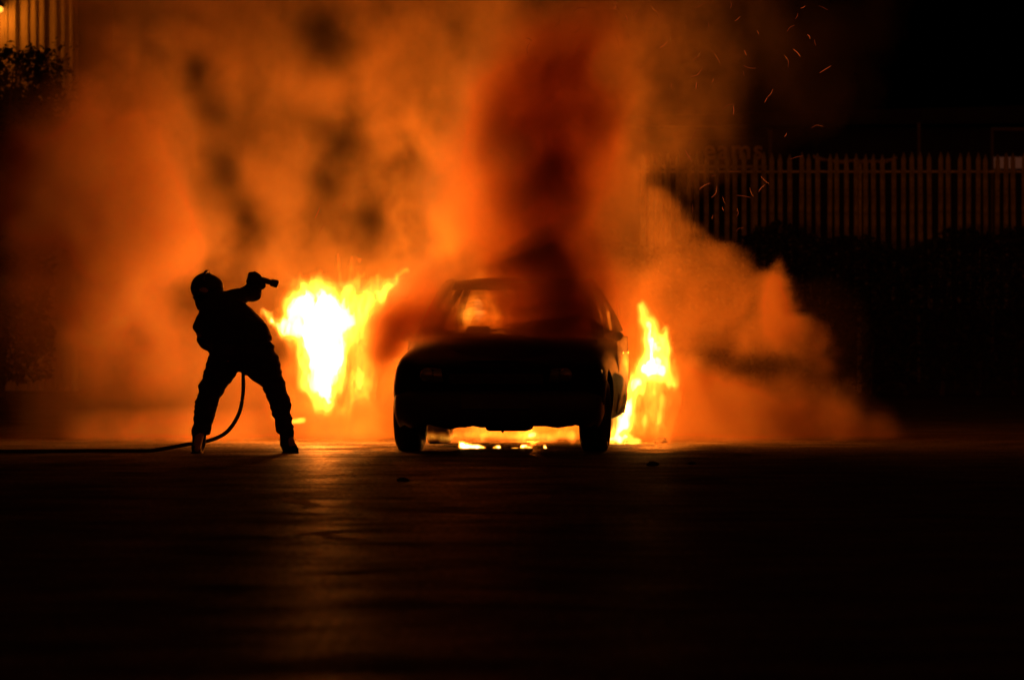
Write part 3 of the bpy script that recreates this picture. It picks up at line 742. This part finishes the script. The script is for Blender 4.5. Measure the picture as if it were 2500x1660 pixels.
# shift the person so that the soles stand on the ground plane (FEET is the ground there)
# faint spray leaving the nozzle
bm = bmesh.new(); j0 = dv.normalized(); jd = Vector((1, .9, -.02)).normalized()
pj = [nz1+jd*q for q in (.02, .12, .3, .55, .8, 1.05, 1.3)]
tube(bm, pj, [.012, .018, .026, .038, .052, .07, .09], 12)
jm = bpy.data.materials.new('spray'); jm.use_nodes = True; t = jm.node_tree; t.nodes.clear()
o_ = t.nodes.new('ShaderNodeOutputMaterial'); v_ = t.nodes.new('ShaderNodeVolumeScatter'); v_.inputs['Density'].default_value = 1.3; v_.inputs['Anisotropy'].default_value = .6
t.links.new(v_.outputs[0], o_.inputs['Volume'])
tag(bm_obj('water_spray', bm, jm, None, True), 'faint jet of spray leaving the raised nozzle towards the largest flame', 'water jet')
# hose
HR = 14*U
hp_ = [(nz0.x, nz0.y, nz0.z), FP(560, 330, .52), FP(470, 500, .52), FP(400, 680, .46), FP(400, 800, .38), FP(470, 830, .33), FP(540, 850, .26), FP(553, 960, .22), FP(548, 1080, .20), FP(520, 1200, .18), FP(440, 1320, .15), FP(320, 1380, .12), FP(150, 1410, .08), FP(-80, 1450, .03), FP(-260, 1466, -.0)]
hp_ = [Vector(p) for p in hp_]
gz = HR+.002
for px, Y in ((260, 40.0), (150, 39.9), (40, 39.8), (-60, 39.9), (-300, 40.4), (-700, 41.0)):
    hp_.append(Vector((at(px, 0, Y).x, Y, gz)))
bm = bmesh.new(); tube(bm, [Vector((p.x, p.y, max(p.z, gz))) for p in smooth_path(hp_, 10)], HR, 12)
tag(bm_obj('fire_hose', bm, M['hose'], None, True), 'black rubber fire hose looping up from the ground between the firefighter\'s legs', 'hose')

# ================================================================== FIRE
SEGV = []
def flame_light(par, loc, e, col=(1, .18, .009), size=0.0):
    ld = bpy.data.lights.new('flame_glow', 'POINT'); ld.energy = e*1.5; ld.color = col; ld.shadow_soft_size = size
    lo = bpy.data.objects.new('flame_glow', ld); COL.objects.link(lo); lo.location = loc
    lo.parent = par; return lo
def fire_mat(name, gain, col, noise=.6, scale=14):
    """burning gas: an emission volume inside a closed hull, streaked by upward stretched noise"""
    m = bpy.data.materials.new(name); m.use_nodes = True; t = m.node_tree; t.nodes.clear()
    o = t.nodes.new('ShaderNodeOutputMaterial'); p = t.nodes.new('ShaderNodeEmission')
    p.inputs['Color'].default_value = (*col, 1); p.inputs['Strength'].default_value = gain
    if noise:
        tc = t.nodes.new('ShaderNodeTexCoord'); mp = t.nodes.new('ShaderNodeMapping'); mp.inputs['Scale'].default_value = (1, .6, .38)
        n = t.nodes.new('ShaderNodeTexNoise'); n.inputs['Scale'].default_value = scale; n.inputs['Detail'].default_value = 3; n.inputs['Distortion'].default_value = .8
        t.links.new(tc.outputs['Object'], mp.inputs[0]); t.links.new(mp.outputs[0], n.inputs['Vector'])
        r = t.nodes.new('ShaderNodeMapRange'); r.inputs['From Min'].default_value = .36; r.inputs['From Max'].default_value = .64
        r.inputs['To Min'].default_value = gain*(1-noise); r.inputs['To Max'].default_value = gain*(1+noise)
        t.links.new(n.outputs['Fac'], r.inputs[0]); t.links.new(r.outputs[0], p.inputs['Strength'])
        m.cycles.volume_step_rate = .3
    t.links.new(p.outputs[0], o.inputs['Volume'])
    return m
def islands(me, nm):
    """split a surface into its separate pieces, largest first, dropping crumbs"""
    n = len(me.vertices); ed = np.zeros(len(me.edges)*2, np.int32); me.edges.foreach_get('vertices', ed); ed = ed.reshape(-1, 2)
    lab = np.arange(n)
    while True:
        m_ = np.minimum(lab[ed[:, 0]], lab[ed[:, 1]]); l2 = lab.copy()
        np.minimum.at(l2, ed[:, 0], m_); np.minimum.at(l2, ed[:, 1], m_); l2 = l2[l2]
        if (l2 == lab).all(): break
        lab = l2
    ids, cnt = np.unique(lab, return_counts=True); co = np.array([v.co[:] for v in me.vertices]); out = []
    for i in ids[np.argsort(-cnt)][:9]:
        sel = lab == i
        if sel.sum() < 40 and out: continue
        mp = -np.ones(n, int); mp[sel] = np.arange(sel.sum())
        fs = [[int(mp[v]) for v in p.vertices] for p in me.polygons if sel[p.vertices[0]]]
        m3 = bpy.data.meshes.new(nm); m3.from_pydata(co[sel].tolist(), [], fs); m3.update(); out.append(m3)
    return out
def flame(strokes, Y, label, gain=40, h=.014, warp=.05, ysc=1.0, seed=0, group='flames round the burning car', cut=.0, detail=9):
    """strokes: lists of (px, py, radius px, strength); a soft body of burning gas along each; wide faint ones add haze glow"""
    caps = []
    S = FPX/Y
    for s in strokes:
        for (a, b) in zip(s, s[1:]):
            caps.append((at(a[0], a[1], Y+(a[4] if len(a) > 4 else 0)), at(b[0], b[1], Y+(b[4] if len(b) > 4 else 0)), a[2]/S, b[2]/S, a[3], b[3]))
    rm = max(max(c[2], c[3]) for c in caps)
    lo = [min(min(c[0][i], c[1][i]) for c in caps)-rm*1.9-warp for i in range(3)]; hi = [max(max(c[0][i], c[1][i]) for c in caps)+rm*1.9+warp for i in range(3)]
    lo[2] = max(lo[2], .006); base = Vector(((lo[0]+hi[0])/2, Y, lo[2]))
    X, Yg, Z = axes(lo, hi, h)
    wx = (fbm(X*detail, Yg*detail, Z*detail*.45, 4, seed)-.5)*2; wz = (fbm(X*detail, Yg*detail, Z*detail*.6, 4, seed+5)-.5)*2; wy = (fbm(X*detail, Yg*detail, Z*detail*.45, 2, seed+8)-.5)*2
    Xw, Yw, Zw = X+warp*wx*1.3, Yg+warp*wy, Z+warp*1.6*wz
    D = np.zeros_like(X)
    for (a, b, ra, rb, sa, sb) in caps:
        d = b-a; dd = max(1e-9, d.length_squared)
        t_ = np.clip(((Xw-a.x)*d.x+(Yw-a.y)*d.y+(Zw-a.z)*d.z)/dd, 0, 1)
        q = ((Xw-a.x-t_*d.x)**2+((Yw-a.y-t_*d.y)/ysc)**2+(Zw-a.z-t_*d.z)**2)/(ra+(rb-ra)*t_)**2
        v = (sa+(sb-sa)*t_)*np.exp(-q*.9-.25*q*q)
        D = np.maximum(D, v) if False else (D**3+v**3)**(1/3)
    nn = fbm(Xw*detail*1.6, Yw*detail*1.2, Zw*detail*.7, 4, seed+20)
    nr = 1-np.abs(fbm(Xw*detail*1.1, Yw*detail*.8, Zw*detail*.55, 3, seed+33)-.5)*4
    D = np.clip(D*(.42+1.0*nn+.16*nr)-.05-cut, 0, None)
    e_ = 3
    for ax in range(3):
        n_ = D.shape[ax]; idx = np.arange(n_); wv = np.clip(np.minimum(idx, n_-1-idx)/e_, 0, 1)
        if ax == 2: wv = np.clip((n_-1-idx)/e_, 0, 1)
        sh = [1, 1, 1]; sh[ax] = n_; D = D*wv.reshape(sh)
    lo2 = [l-b for l, b in zip(lo, base)]; hi2 = [l-b for l, b in zip(hi, base)]
    first = None
    for lv, gg, cc, nm in ((LEV[0], .012, (1, .15, .008), 'red_veil'), (LEV[1], .03, (1, .19, .011), 'orange_veil'), (LEV[2], .06, (1, .24, .015), 'orange_tongue'), (LEV[3], .18, (1, .32, .02), 'amber_tongue'), (LEV[4], .45, (1, .42, .035), 'yellow_tongue'), (LEV[5], 2.2, (1, .55, .15), 'white_core')):
        if D.max() < lv*1.15: continue
        mt = fire_mat(nm, gain*gg, cc, .8 if first is None else .55)
        for k, me in enumerate(islands(grid_obj(nm, D, lo2, hi2, surface=lv), nm)):
            if first is None:
                first = o = link('flame', me, mt, None, True); o.location = base
            else: link(nm, me, mt, o, True)
    tag(o, label, 'flame', group); return o, base
LEV = (.02, .05, .11, .20, .34, .66)
FY = 43.2
f1, b1 = flame([
    [(775, 765, 72, .85), (790, 805, 72, 1.0), (790, 870, 56, 1.0), (785, 940, 44, .95), (798, 990, 32, .6)],
    [(735, 755, 46, .9), (715, 800, 30, .8)], [(820, 770, 50, .8), (862, 775, 34, .55)], [(850, 740, 44, .42), (885, 830, 46, .34), (880, 930, 46, .34), (845, 1000, 32, .34)],
    [(750, 720, 34, .5), (735, 690, 24, .42), (722, 675, 9, .3)], [(775, 715, 28, .5), (772, 685, 18, .45), (778, 664, 9, .3)],
    [(835, 730, 34, .5), (862, 700, 22, .42), (885, 670, 10, .3)], [(875, 765, 42, .46), (920, 722, 34, .42), (952, 692, 26, .38), (994, 664, 13, .40)],
    [(895, 715, 14, .4), (925, 665, 9, .3)], [(835, 700, 10, .45), (838, 660, 8, .36), (833, 615, 6, .26)], [(860, 680, 9, .4), (870, 640, 6, .3)],
    [(638, 766, 12, .75), (665, 788, 15, .85), (700, 799, 14, .85), (735, 806, 24, .85)], [(655, 775, 10, .65), (675, 760, 9, .5)],
    [(790, 985, 20, .5), (822, 1010, 15, .36)], [(780, 1040, 60, .11), (880, 1050, 60, .11)], [(930, 820, 60, .12), (900, 960, 70, .12)], [(745, 985, 16, .4), (752, 1000, 10, .3)]],  # wide faint strokes imitate lit haze round the flame by emission
    FY, 'largest flame, white hot, blazing between the firefighter and the car', gain=30, h=.0105, warp=.06, seed=1, detail=11)
f2, b2 = flame([
    [(1560, 745, 14, .40), (1578, 790, 27, .55), (1598, 840, 38, .64), (1600, 895, 40, .68), (1628, 925, 26, .52)],
    [(1625, 795, 13, .42), (1630, 850, 22, .55)], [(1635, 928, 20, .5), (1656, 880, 7, .4)],
    [(1582, 900, 30, .6), (1556, 940, 26, .58), (1532, 985, 26, .62), (1518, 1030, 34, .72), (1508, 1062, 28, .62)],
    [(1488, 1074, 14, .72), (1520, 1076, 14, .7), (1556, 1072, 12, .6)], [(1560, 1045, 20, .34), (1572, 980, 16, .3)], [(1600, 940, 36, .36), (1596, 1010, 40, .30)], [(1620, 960, 70, .15), (1600, 1050, 60, .16)]],  # last stroke is a weak emission veil imitating lit haze
    42.8, 'tall flame leaping from the ground along the right rear side of the car', gain=44, h=.0105, warp=.055, seed=30, detail=11)
f3, b3 = flame([[(1040, 1062, 14, .44), (1100, 1064, 13, .40), (1180, 1064, 12, .42), (1300, 1062, 15, .6), (1400, 1066, 14, .52)], [(1290, 1066, 9, .7), (1310, 1060, 10, .7)]],
    42.55, 'low sheet of flame seen beneath the car between its front wheels', gain=17, h=.014, warp=.03, seed=50, detail=12)
f4, b4 = flame([[(1130, 815, 24, .34), (1150, 760, 30, .36), (1170, 725, 26, .34)], [(1215, 815, 30, .34), (1205, 760, 30, .38), (1190, 715, 18, .3)], [(1250, 790, 24, .3), (1245, 740, 24, .3)], [(1115, 720, 6, .3), (1105, 770, 8, .3)], [(1340, 800, 30, .25), (1330, 740, 30, .25)]],
    42.9, 'dull orange flame glowing inside the car behind the windscreen', gain=24, h=.016, warp=.07, seed=60, ysc=1.2)
fl5, b5 = flame([[(1469, 812, 5, .5), (1462, 775, 9, .6), (1453, 735, 5, .45)], [(1492, 800, 5, .5), (1486, 765, 6, .6), (1478, 735, 4, .4)], [(1512, 770, 4, .4), (1508, 740, 3, .4)]], 41.7, 'thin flame added to brighten the side window gaps at the right of the car', gain=110, h=.010, warp=.015, seed=66)  # glow added to fill the gaps between the right side pillars
small = [([(1120, 1078, 4, .5), (1128, 1087, 9, .9), (1165, 1092, 8, 1.0), (1180, 1093, 5, .8)], 'widest ground flame under the car, nearest the left front wheel'),
         ([(1206, 1092, 4, .7), (1218, 1094, 6, 1.0)], 'small ground flame under the car, second from the left front wheel'),
         ([(1252, 1094, 4, .8), (1262, 1094, 4, .8)], 'tiny ground flame under the middle of the car, left of the split one'),
         ([(1275, 1090, 5, .9), (1296, 1095, 5, .9)], 'split ground flame under the middle of the car'),
         ([(1330, 1090, 4, .8), (1334, 1096, 6, 1.0)], 'ground flame under the car nearest the right front wheel')]
for k, (s, lab) in enumerate(small):
    flame([[(a, b, c, d) for a, b, c, d in s]], 41.3, lab, gain=150, h=.005, warp=.012, seed=80+k, detail=30)
flame([[(668, 1022, 8, .5), (658, 1018, 5, .4)], [(700, 1030, 9, .62), (740, 1028, 8, .6)]], 43.0, 'thin flat flame low behind the firefighter\'s right boot', gain=60, h=.01, warp=.015, seed=95, detail=14)
# the light the flames give off
LIGHTS = [  # px, py, Y, watts, parent flame
    (790, 850, 43.4, 300, f1, b1), (880, 760, 43.9, 160, f1, b1), (1595, 880, 43.3, 110, f2, b2), (1520, 1040, 43.4, 60, f2, b2),
    (1300, 1050, 43.9, 50, f3, b3), (1180, 770, 43.0, 20, f4, b4)]
for px, py, Y, e, o, b in LIGHTS:
    flame_light(o, at(px, py, Y)-b, e)

# fire behind the car, hidden from the front by the car and the smoke
f6, b6 = flame([[(1180, 1040, 60, .6), (1200, 900, 60, .7), (1180, 760, 50, .6), (1190, 640, 30, .4)], [(1280, 1020, 50, .5), (1300, 860, 40, .5)]],
    45.6, 'tall fire burning on the ground behind the car, mostly hidden by it', gain=5, h=.03, warp=.08, seed=110, detail=5)
for px, py, Y, e in ((1130, 660, 45.9, 90), (1240, 560, 46.0, 90), (1090, 450, 46.1, 90), (1180, 790, 45.7, 90), (1300, 950, 45.5, 100)):  # extra lamps spread high behind the smoke to brighten it, some above the flame
    flame_light(f6, at(px, py, Y)-b6, e); LIGHTS.append((px, py, Y, e, f6, b6))

# embers: thin curled glowing slivers drifting over the smoke
em = emis('ember_glow', (1, .13, .03), .28); em2 = emis('ember_glow_dim', (1, .12, .03), .11)
EMB = [(1688, 345), (1700, 322), (1748, 300), (1790, 270), (1870, 245), (1918, 330), (1995, 310), (1860, 460), (1945, 385), (1800, 520), (1806, 560), (1768, 490), (1742, 430), (1745, 470), (1690, 440), (1815, 480), (1835, 470), (1868, 440),
       (1765, 510), (1880, 228), (1815, 180), (1830, 165), (1700, 210), (1640, 210), (1850, 80), (1945, 40), (1960, 18), (1975, 90), (1990, 105), (1920, 150), (1945, 130), (1930, 70), (1820, 130), (1780, 260), (1700, 180),
       (1580, 290), (1530, 45), (1440, 125), (1400, 140), (1545, 120), (1480, 240), (1360, 60), (1365, 110), (1290, 120), (1520, 210), (1675, 535), (1690, 510), (1660, 500), (1740, 530), (1720, 455), (1660, 370), (1680, 380),
       (775, 520), (785, 560), (830, 535), (840, 500), (1410, 70), (1340, 30), (1600, 60), (1620, 110), (1560, 170), (1415, 200), (1470, 90), (1500, 20), (1300, 70), (1790, 420), (2010, 20), (2015, 170)]
EMB += [(random.gauss(1520, 170), abs(random.gauss(90, 110))) for _ in range(30)]
for k, (px, py) in enumerate(EMB):
    Y = 42.2+random.random()*1.6; L_ = random.uniform(.03, .12); a = random.uniform(.5, 2.4) if random.random() < .75 else random.uniform(-.4, .5)
    p0 = Vector((0, 0, 0)); d = Vector((math.cos(a), random.uniform(-.4, .4), math.sin(a))); cv = Vector((-d.z, 0, d.x))*random.uniform(-.35, .35)
    pts = smooth_path([p0-d*L_/2, p0+cv*L_*.4, p0+d*L_/2+cv*L_*random.uniform(-.5, .2)], 4)
    bm = bmesh.new(); r0 = random.uniform(.0010, .0022)
    tube(bm, pts, [r0*(.35+math.sin(math.pi*(i+.4)/(len(pts)))) for i in range(len(pts))], 5)
    o = bm_obj('ember', bm, em if random.random() < .35 else em2); o.location = at(px, py, Y)
    tag(o, 'tiny curled glowing ember drifting in the smoke and dark air', 'ember', 'glowing embers in the air')

# ================================================================== SMOKE
# red brightness of the lit smoke aimed for, per 125 px of the picture plane; turned into optical depth below
TX = np.arange(0, 2501, 125); TY = [-60, 0, 125, 250, 375, 500, 625, 750, 875, 1000, 1085, 1140]
TAB = [
 [0, 15, 70, 85, 100, 105, 100, 118, 130, 125, 112, 80, 78, 72, 60, 35, 15, 6, 0, 0, 0],
 [0, 20, 75, 90, 105, 110, 105, 125, 135, 130, 120, 85, 80, 75, 65, 40, 20, 8, 0, 0, 0],
 [0, 20, 85, 115, 130, 135, 130, 155, 155, 145, 135, 95, 80, 85, 75, 40, 20, 6, 0, 0, 0],
 [5, 60, 120, 140, 135, 150, 165, 185, 185, 170, 140, 110, 105, 108, 85, 25, 15, 5, 0, 0, 0],
 [40, 110, 150, 175, 160, 165, 180, 175, 205, 210, 170, 120, 120, 135, 60, 10, 0, 0, 0, 0, 0],
 [60, 130, 175, 200, 180, 185, 180, 170, 235, 240, 180, 110, 150, 150, 40, 5, 0, 0, 0, 0, 0],
 [45, 95, 190, 220, 220, 205, 215, 220, 250, 252, 195, 120, 150, 185, 150, 0, 0, 0, 0, 0, 0],
 [45, 80, 185, 235, 235, 220, 230, 240, 255, 250, 200, 150, 220, 215, 190, 200, 0, 0, 0, 0, 0],
 [35, 75, 150, 200, 200, 200, 285, 340, 285, 250, 240, 250, 290, 262, 130, 115, 85, 10, 0, 0, 0],
 [25, 70, 110, 150, 180, 210, 340, 380, 300, 300, 330, 330, 350, 300, 235, 185, 130, 50, 15, 0, 0],
 [20, 65, 120, 165, 195, 225, 340, 350, 290, 300, 330, 330, 330, 290, 210, 165, 120, 65, 25, 12, 5],
 [20, 65, 120, 165, 195, 225, 340, 350, 290, 300, 330, 330, 330, 290, 210, 165, 120, 65, 25, 12, 5]]
TAB = np.array(TAB, np.float32)
CORR = np.ones_like(TAB)
#CORR_BEGIN
CORR = np.array([[1.0, 0.2, 1.13, 0.93, 0.94, 0.93, 0.79, 0.92, 1.11, 0.63, 0.72, 0.26, 0.2, 0.55, 0.65, 0.95, 0.62, 1.0, 1.0, 1.0, 1.0], [1.0, 0.2, 1.13, 0.93, 0.94, 0.93, 0.79, 0.92, 1.11, 0.63, 0.72, 0.26, 0.2, 0.55, 0.65, 0.95, 0.62, 1.0, 1.0, 1.0, 1.0], [1.0, 0.2, 1.32, 2.35, 2.62, 0.99, 1.88, 1.81, 0.58, 0.64, 0.2, 0.2, 0.2, 0.83, 0.85, 0.49, 0.47, 1.0, 1.0, 1.0, 1.0], [1.0, 2.75, 3.28, 1.79, 4.26, 0.83, 0.53, 1.12, 0.53, 0.32, 1.0, 1.0, 0.2, 1.3, 0.49, 0.25, 1.0, 1.0, 1.0, 1.0, 1.0], [0.79, 5.0, 5.0, 3.68, 2.03, 0.57, 1.16, 2.04, 1.09, 0.2, 1.0, 1.0, 0.2, 2.79, 0.78, 1.0, 1.0, 1.0, 1.0, 1.0, 1.0], [5.0, 5.0, 5.0, 5.0, 0.84, 1.25, 0.4, 1.5, 1.26, 0.49, 1.0, 1.0, 0.4, 0.8, 5.0, 1.0, 1.0, 1.0, 1.0, 1.0, 1.0], [1.01, 5.0, 5.0, 4.01, 1.0, 1.24, 0.62, 0.58, 0.91, 1.14, 1.0, 1.0, 0.34, 0.4, 0.76, 1.0, 1.0, 1.0, 1.0, 1.0, 1.0], [1.36, 1.93, 5.0, 1.0, 1.0, 1.0, 1.0, 1.0, 1.0, 1.0, 1.0, 1.0, 1.0, 0.95, 1.79, 5.0, 1.0, 1.0, 1.0, 1.0, 1.0], [1.47, 1.53, 2.37, 2.92, 1.0, 1.0, 1.0, 1.5, 1.5, 1.0, 1.0, 1.0, 1.0, 1.0, 1.57, 2.8, 4.8, 1.0, 1.0, 1.0, 1.0], [0.49, 1.42, 0.73, 0.84, 1.0, 1.19, 2.73, 1.5, 1.5, 1.5, 1.5, 1.5, 1.5, 3.5, 5.0, 5.0, 5.0, 1.73, 1.0, 1.0, 1.0], [0.2, 0.74, 2.89, 5.0, 5.0, 4.09, 4.0, 1.5, 1.0, 1.5, 1.5, 1.5, 1.5, 4.21, 5.0, 5.0, 5.0, 4.8, 0.27, 1.0, 1.0], [0.2, 0.74, 2.89, 5.0, 5.0, 4.09, 4.0, 1.5, 1.0, 1.5, 1.5, 1.5, 1.5, 4.21, 5.0, 5.0, 5.0, 4.8, 0.27, 1.0, 1.0]], np.float32)
#CORR_END
def lin(v): v = v/255.0; return np.where(v < .04, v/12.92, ((np.maximum(v, 0)+.055)/1.055)**2.4)
TL = lin(TAB)*CORR
slo = (-4.75, 39.2, .004); shi = (4.5, 47.6, 4.25); SH = (.032, .085, .032)
X, Yg, Z = axes(slo, shi, SH)
n1 = (fbm(X*.9, Yg*.4, Z*.75, 3, 2)-.5)*2; n2 = (fbm(X*.9, Yg*.4, Z*.75, 3, 12)-.5)*2
n5 = np.abs(fbm(X*2.1, Yg*.7, Z*2.1, 4, 62, .6)-.5)*2      # billows
n3 = (fbm(X*3.2, Yg*.9, Z*2.8, 4, 22)-.5)*2; n4 = (fbm(X*3.2, Yg*.9, Z*2.8, 4, 32)-.5)*2
low = np.clip(Z/.6, 0, 1)
PX = 1250+X/Yg*FPX*1.0; PY = YH+(HC-Z)/Yg*FPX
hi_ = 1+1.6*np.clip((700-PY)/400, 0, 1)
PXw = PX+(55*n1*hi_+42*n3)*low; PYw = PY+(60*n2*hi_+42*n4)*low
def tabl(px, py, T):
    i = np.clip(px/125, 0, 19.999); i0 = i.astype(np.int32); fi = (i-i0).astype(np.float32)
    fi = fi*fi*(3-2*fi)
    j = np.interp(py, TY, np.arange(len(TY))); j = np.clip(j, 0, len(TY)-1.001); j0 = j.astype(np.int32); fj = (j-j0).astype(np.float32)
    return (T[j0, i0]*(1-fi)+T[j0, i0+1]*fi)*(1-fj)+(T[j0+1, i0]*(1-fi)+T[j0+1, i0+1]*fi)*fj
tau = tabl(PXw, PYw, TL)
# rolling edge of the bank on the right
EDGE = np.array([(1480, 330), (1560, 400), (1600, 470), (1640, 545), (1740, 592), (1835, 640), (1912, 690), (1925, 750), (1925, 775), (1990, 805), (2005, 835), (1975, 862), (1990, 900), (2060, 960), (2120, 1010), (2210, 1060), (2400, 1090)], float)
ex = np.interp(PY+55*n4+25*n2, EDGE[:, 1], EDGE[:, 0])+150*(n5-.2)+35*n3
bank = 1/(1+np.exp(np.clip((PX-ex)/np.interp(PY, [400, 600, 860, 960], [14, 6, 7, 22]), -30, 30)))
up = np.clip((PY+90*n4+60*n1-255)/230, 0, 1); up = up*up*(3-2*up)
thin = .0
tau = tau*(1-up+up*bank)+0.012*up*(1-bank)*np.clip((2150-PX)/200, 0, 1)*np.clip((PY-650)/150, 0, 1)
# dark rolls: hollows in the lit smoke
for (cx, cy_, rx, ry, ang, am) in [(480, 160, 52, 90, -20, .9), (530, 260, 62, 110, -28, .88), (540, 430, 54, 110, -14, .86), (590, 535, 66, 60, 0, .8), (800, 90, 62, 110, -20, .9), (845, 345, 115, 72, 20, .87), (800, 430, 70, 60, 0, .8), (895, 530, 72, 88, -25, .87), (240, 40, 200, 60, 0, .4), (1040, 230, 20, 90, 10, .3),
                                   (1780, 895, 120, 42, 4, .85), (1890, 930, 100, 50, 10, .6), (1900, 885, 80, 22, -8, .5), (1645, 745, 40, 60, 0, .6), (1745, 735, 30, 45, 20, .45), (1560, 640, 60, 30, 20, .35), (1470, 560, 40, 60, 0, .4), (1325, 400, 120, 230, -6, .75), (1330, 600, 110, 110, 0, .7), (120, 650, 90, 70, 20, .7), (60, 900, 80, 90, 0, .5), (680, 870, 40, 60, -15, .75), (1700, 640, 60, 30, 30, -.2), (1820, 770, 60, 40, 0, -.25)]:
    a = R(ang); dx = PX+46*n3+40*n1-cx; dy = PY+46*n4+40*n2-cy_
    u = (dx*math.cos(a)+dy*math.sin(a))/(rx*1.15); v = (-dx*math.sin(a)+dy*math.cos(a))/ry
    tau = tau*(1-am*np.exp(-(u*u+v*v)))
# light reaching each place, so that dim places get more smoke
E = np.zeros_like(X); CLR = np.ones_like(X)      # smoke thinned round the hidden lamps to take out their bright spots
for px, py, Y, e, *_ in LIGHTS:
    c = at(px, py, Y); E += e/((X-c.x)**2+(Yg-c.y)**2*.35+(Z-c.z)**2+.55)
    if Y > 45.4: CLR = CLR*(1-.93*np.exp(-((X-c.x)**2+(Yg-c.y)**2+(Z-c.z)**2)/.16))
yc = 45.2+.5*n1; sy = .95
prof = np.exp(-((Yg-yc)/sy)**2)/(sy*1.772)
KS = 330.0
body_ = np.clip(tau*KS/E, 0, 3.2)*prof*np.clip(1+4.6*(fbm(X*1.8+n3*.7+n1*.5, Yg*.6+n1*.3, Z*1.25+n4*.7+n2*.5, 6, 44, .58)-.5)+1.1*(n5-.16), .12, 2.8)
# dense cold smoke rising off the bonnet and windscreen, in front of the fire
def blob(px, py, Y, rx, ry, rz, am, wob=1.0):
    c = at(px, py, Y); S = FPX/Y
    u = (X+.10*wob*n3+.05*n1-c.x)/(rx/S); v = (Yg-c.y)/ry; w_ = (Z+.10*wob*n4+.05*n2-c.z)/(rz/S)
    return am*np.exp(-(u*u+v*v+w_*w_))
front = blob(1350, 790, 41.0, 120, .45, 60, 4.2)
for k, (px, py, Y, rx, ry, rz, am) in enumerate([(1350, 710, 41.1, 125, .5, 80, 3.0), (1330, 625, 41.3, 140, .5, 90, 4.2), (1310, 540, 41.5, 140, .5, 85, 4.4), (1300, 460, 41.7, 145, .55, 80, 4.4), (1305, 385, 41.9, 150, .55, 80, 4.2), (1320, 300, 42.2, 150, .55, 80, 3.8), (1430, 340, 42.2, 70, .5, 60, 2.2), (1230, 350, 42.2, 80, .5, 120, 1.2), (1350, 210, 42.4, 170, .55, 80, 2.6), (1420, 90, 42.6, 190, .5, 90, 1.6),
        (1090, 830, 41.0, 110, .3, 42, 2.2), (1010, 790, 41.2, 85, .35, 50, 2.8), (940, 860, 40.4, 34, .3, 45, 4.2), (975, 815, 40.7, 55, .3, 50, 2.8), (1200, 830, 40.9, 120, .3, 30, 1.8), (1035, 735, 41.6, 55, .3, 70, 1.9), (1140, 750, 41.2, 80, .25, 80, .1), (1120, 680, 41.6, 90, .3, 30, .6)]):
    front = front+blob(px, py, Y, rx, ry, rz, am)
front = front*np.clip(1+3.0*(fbm(X*2.6+n3*.5, Yg*1.2, Z*1.8+n4*.5, 5, 70, .58)-.5)+.8*(n5-.16), .15, 2.4)
carx = np.abs(X-(CARX+(Yg-CARY)*math.tan(-YAW)))
D = body_*CLR+np.clip(front-.06, 0, None)
# keep the inside of the engine bay and cabin fairly clear
inside = (carx < .80) & (Yg > CARY-.02) & (Yg < CARY+3.9) & (Z < .72); D = np.where(inside, 0, D)
for ax in range(3):
    n_ = D.shape[ax]; idx = np.arange(n_); wv = np.clip(np.minimum(idx, n_-1-idx)/4, 0, 1)
    if ax == 2: wv = np.clip((n_-1-idx)/4, 0, 1)
    sh = [1, 1, 1]; sh[ax] = n_; D = D*wv.reshape(sh)
D = np.where(D < .004, 0, D)
m = bpy.data.materials.new('smoke'); m.use_nodes = True; t = m.node_tree; t.nodes.clear()
o_ = t.nodes.new('ShaderNodeOutputMaterial'); p_ = t.nodes.new('ShaderNodeVolumePrincipled')
p_.inputs['Color'].default_value = (.86, .62, .36, 1); p_.inputs['Density'].default_value = 1.0; p_.inputs['Anisotropy'].default_value = .25
p_.inputs['Absorption Color'].default_value = (.3, .12, .03, 1)
t.nodes.remove(p_)
at_ = t.nodes.new('ShaderNodeAttribute'); at_.attribute_name = 'density'
p_ = t.nodes.new('ShaderNodeVolumeScatter'); p_.inputs['Color'].default_value = (.85, .80, .72, 1); p_.inputs['Anisotropy'].default_value = .25
q_ = t.nodes.new('ShaderNodeVolumeAbsorption'); q_.inputs['Color'].default_value = (.92, .52, .1, 1)
ad = t.nodes.new('ShaderNodeAddShader')
for nn_ in (p_, q_): t.links.new(at_.outputs['Fac'], nn_.inputs['Density'])
t.links.new(p_.outputs[0], ad.inputs[0]); t.links.new(q_.outputs[0], ad.inputs[1]); t.links.new(ad.outputs[0], o_.inputs['Volume'])
m.cycles.volume_step_rate = 2.5
sbase = Vector((0, 44, 0))
o = grid_obj('smoke', D, [l-b for l, b in zip(slo, sbase)], [h-b for h, b in zip(shi, sbase)], m); o.location = sbase
tag(o, 'billowing smoke lit orange from the fire, rising behind and over the car', 'smoke', kind='stuff')
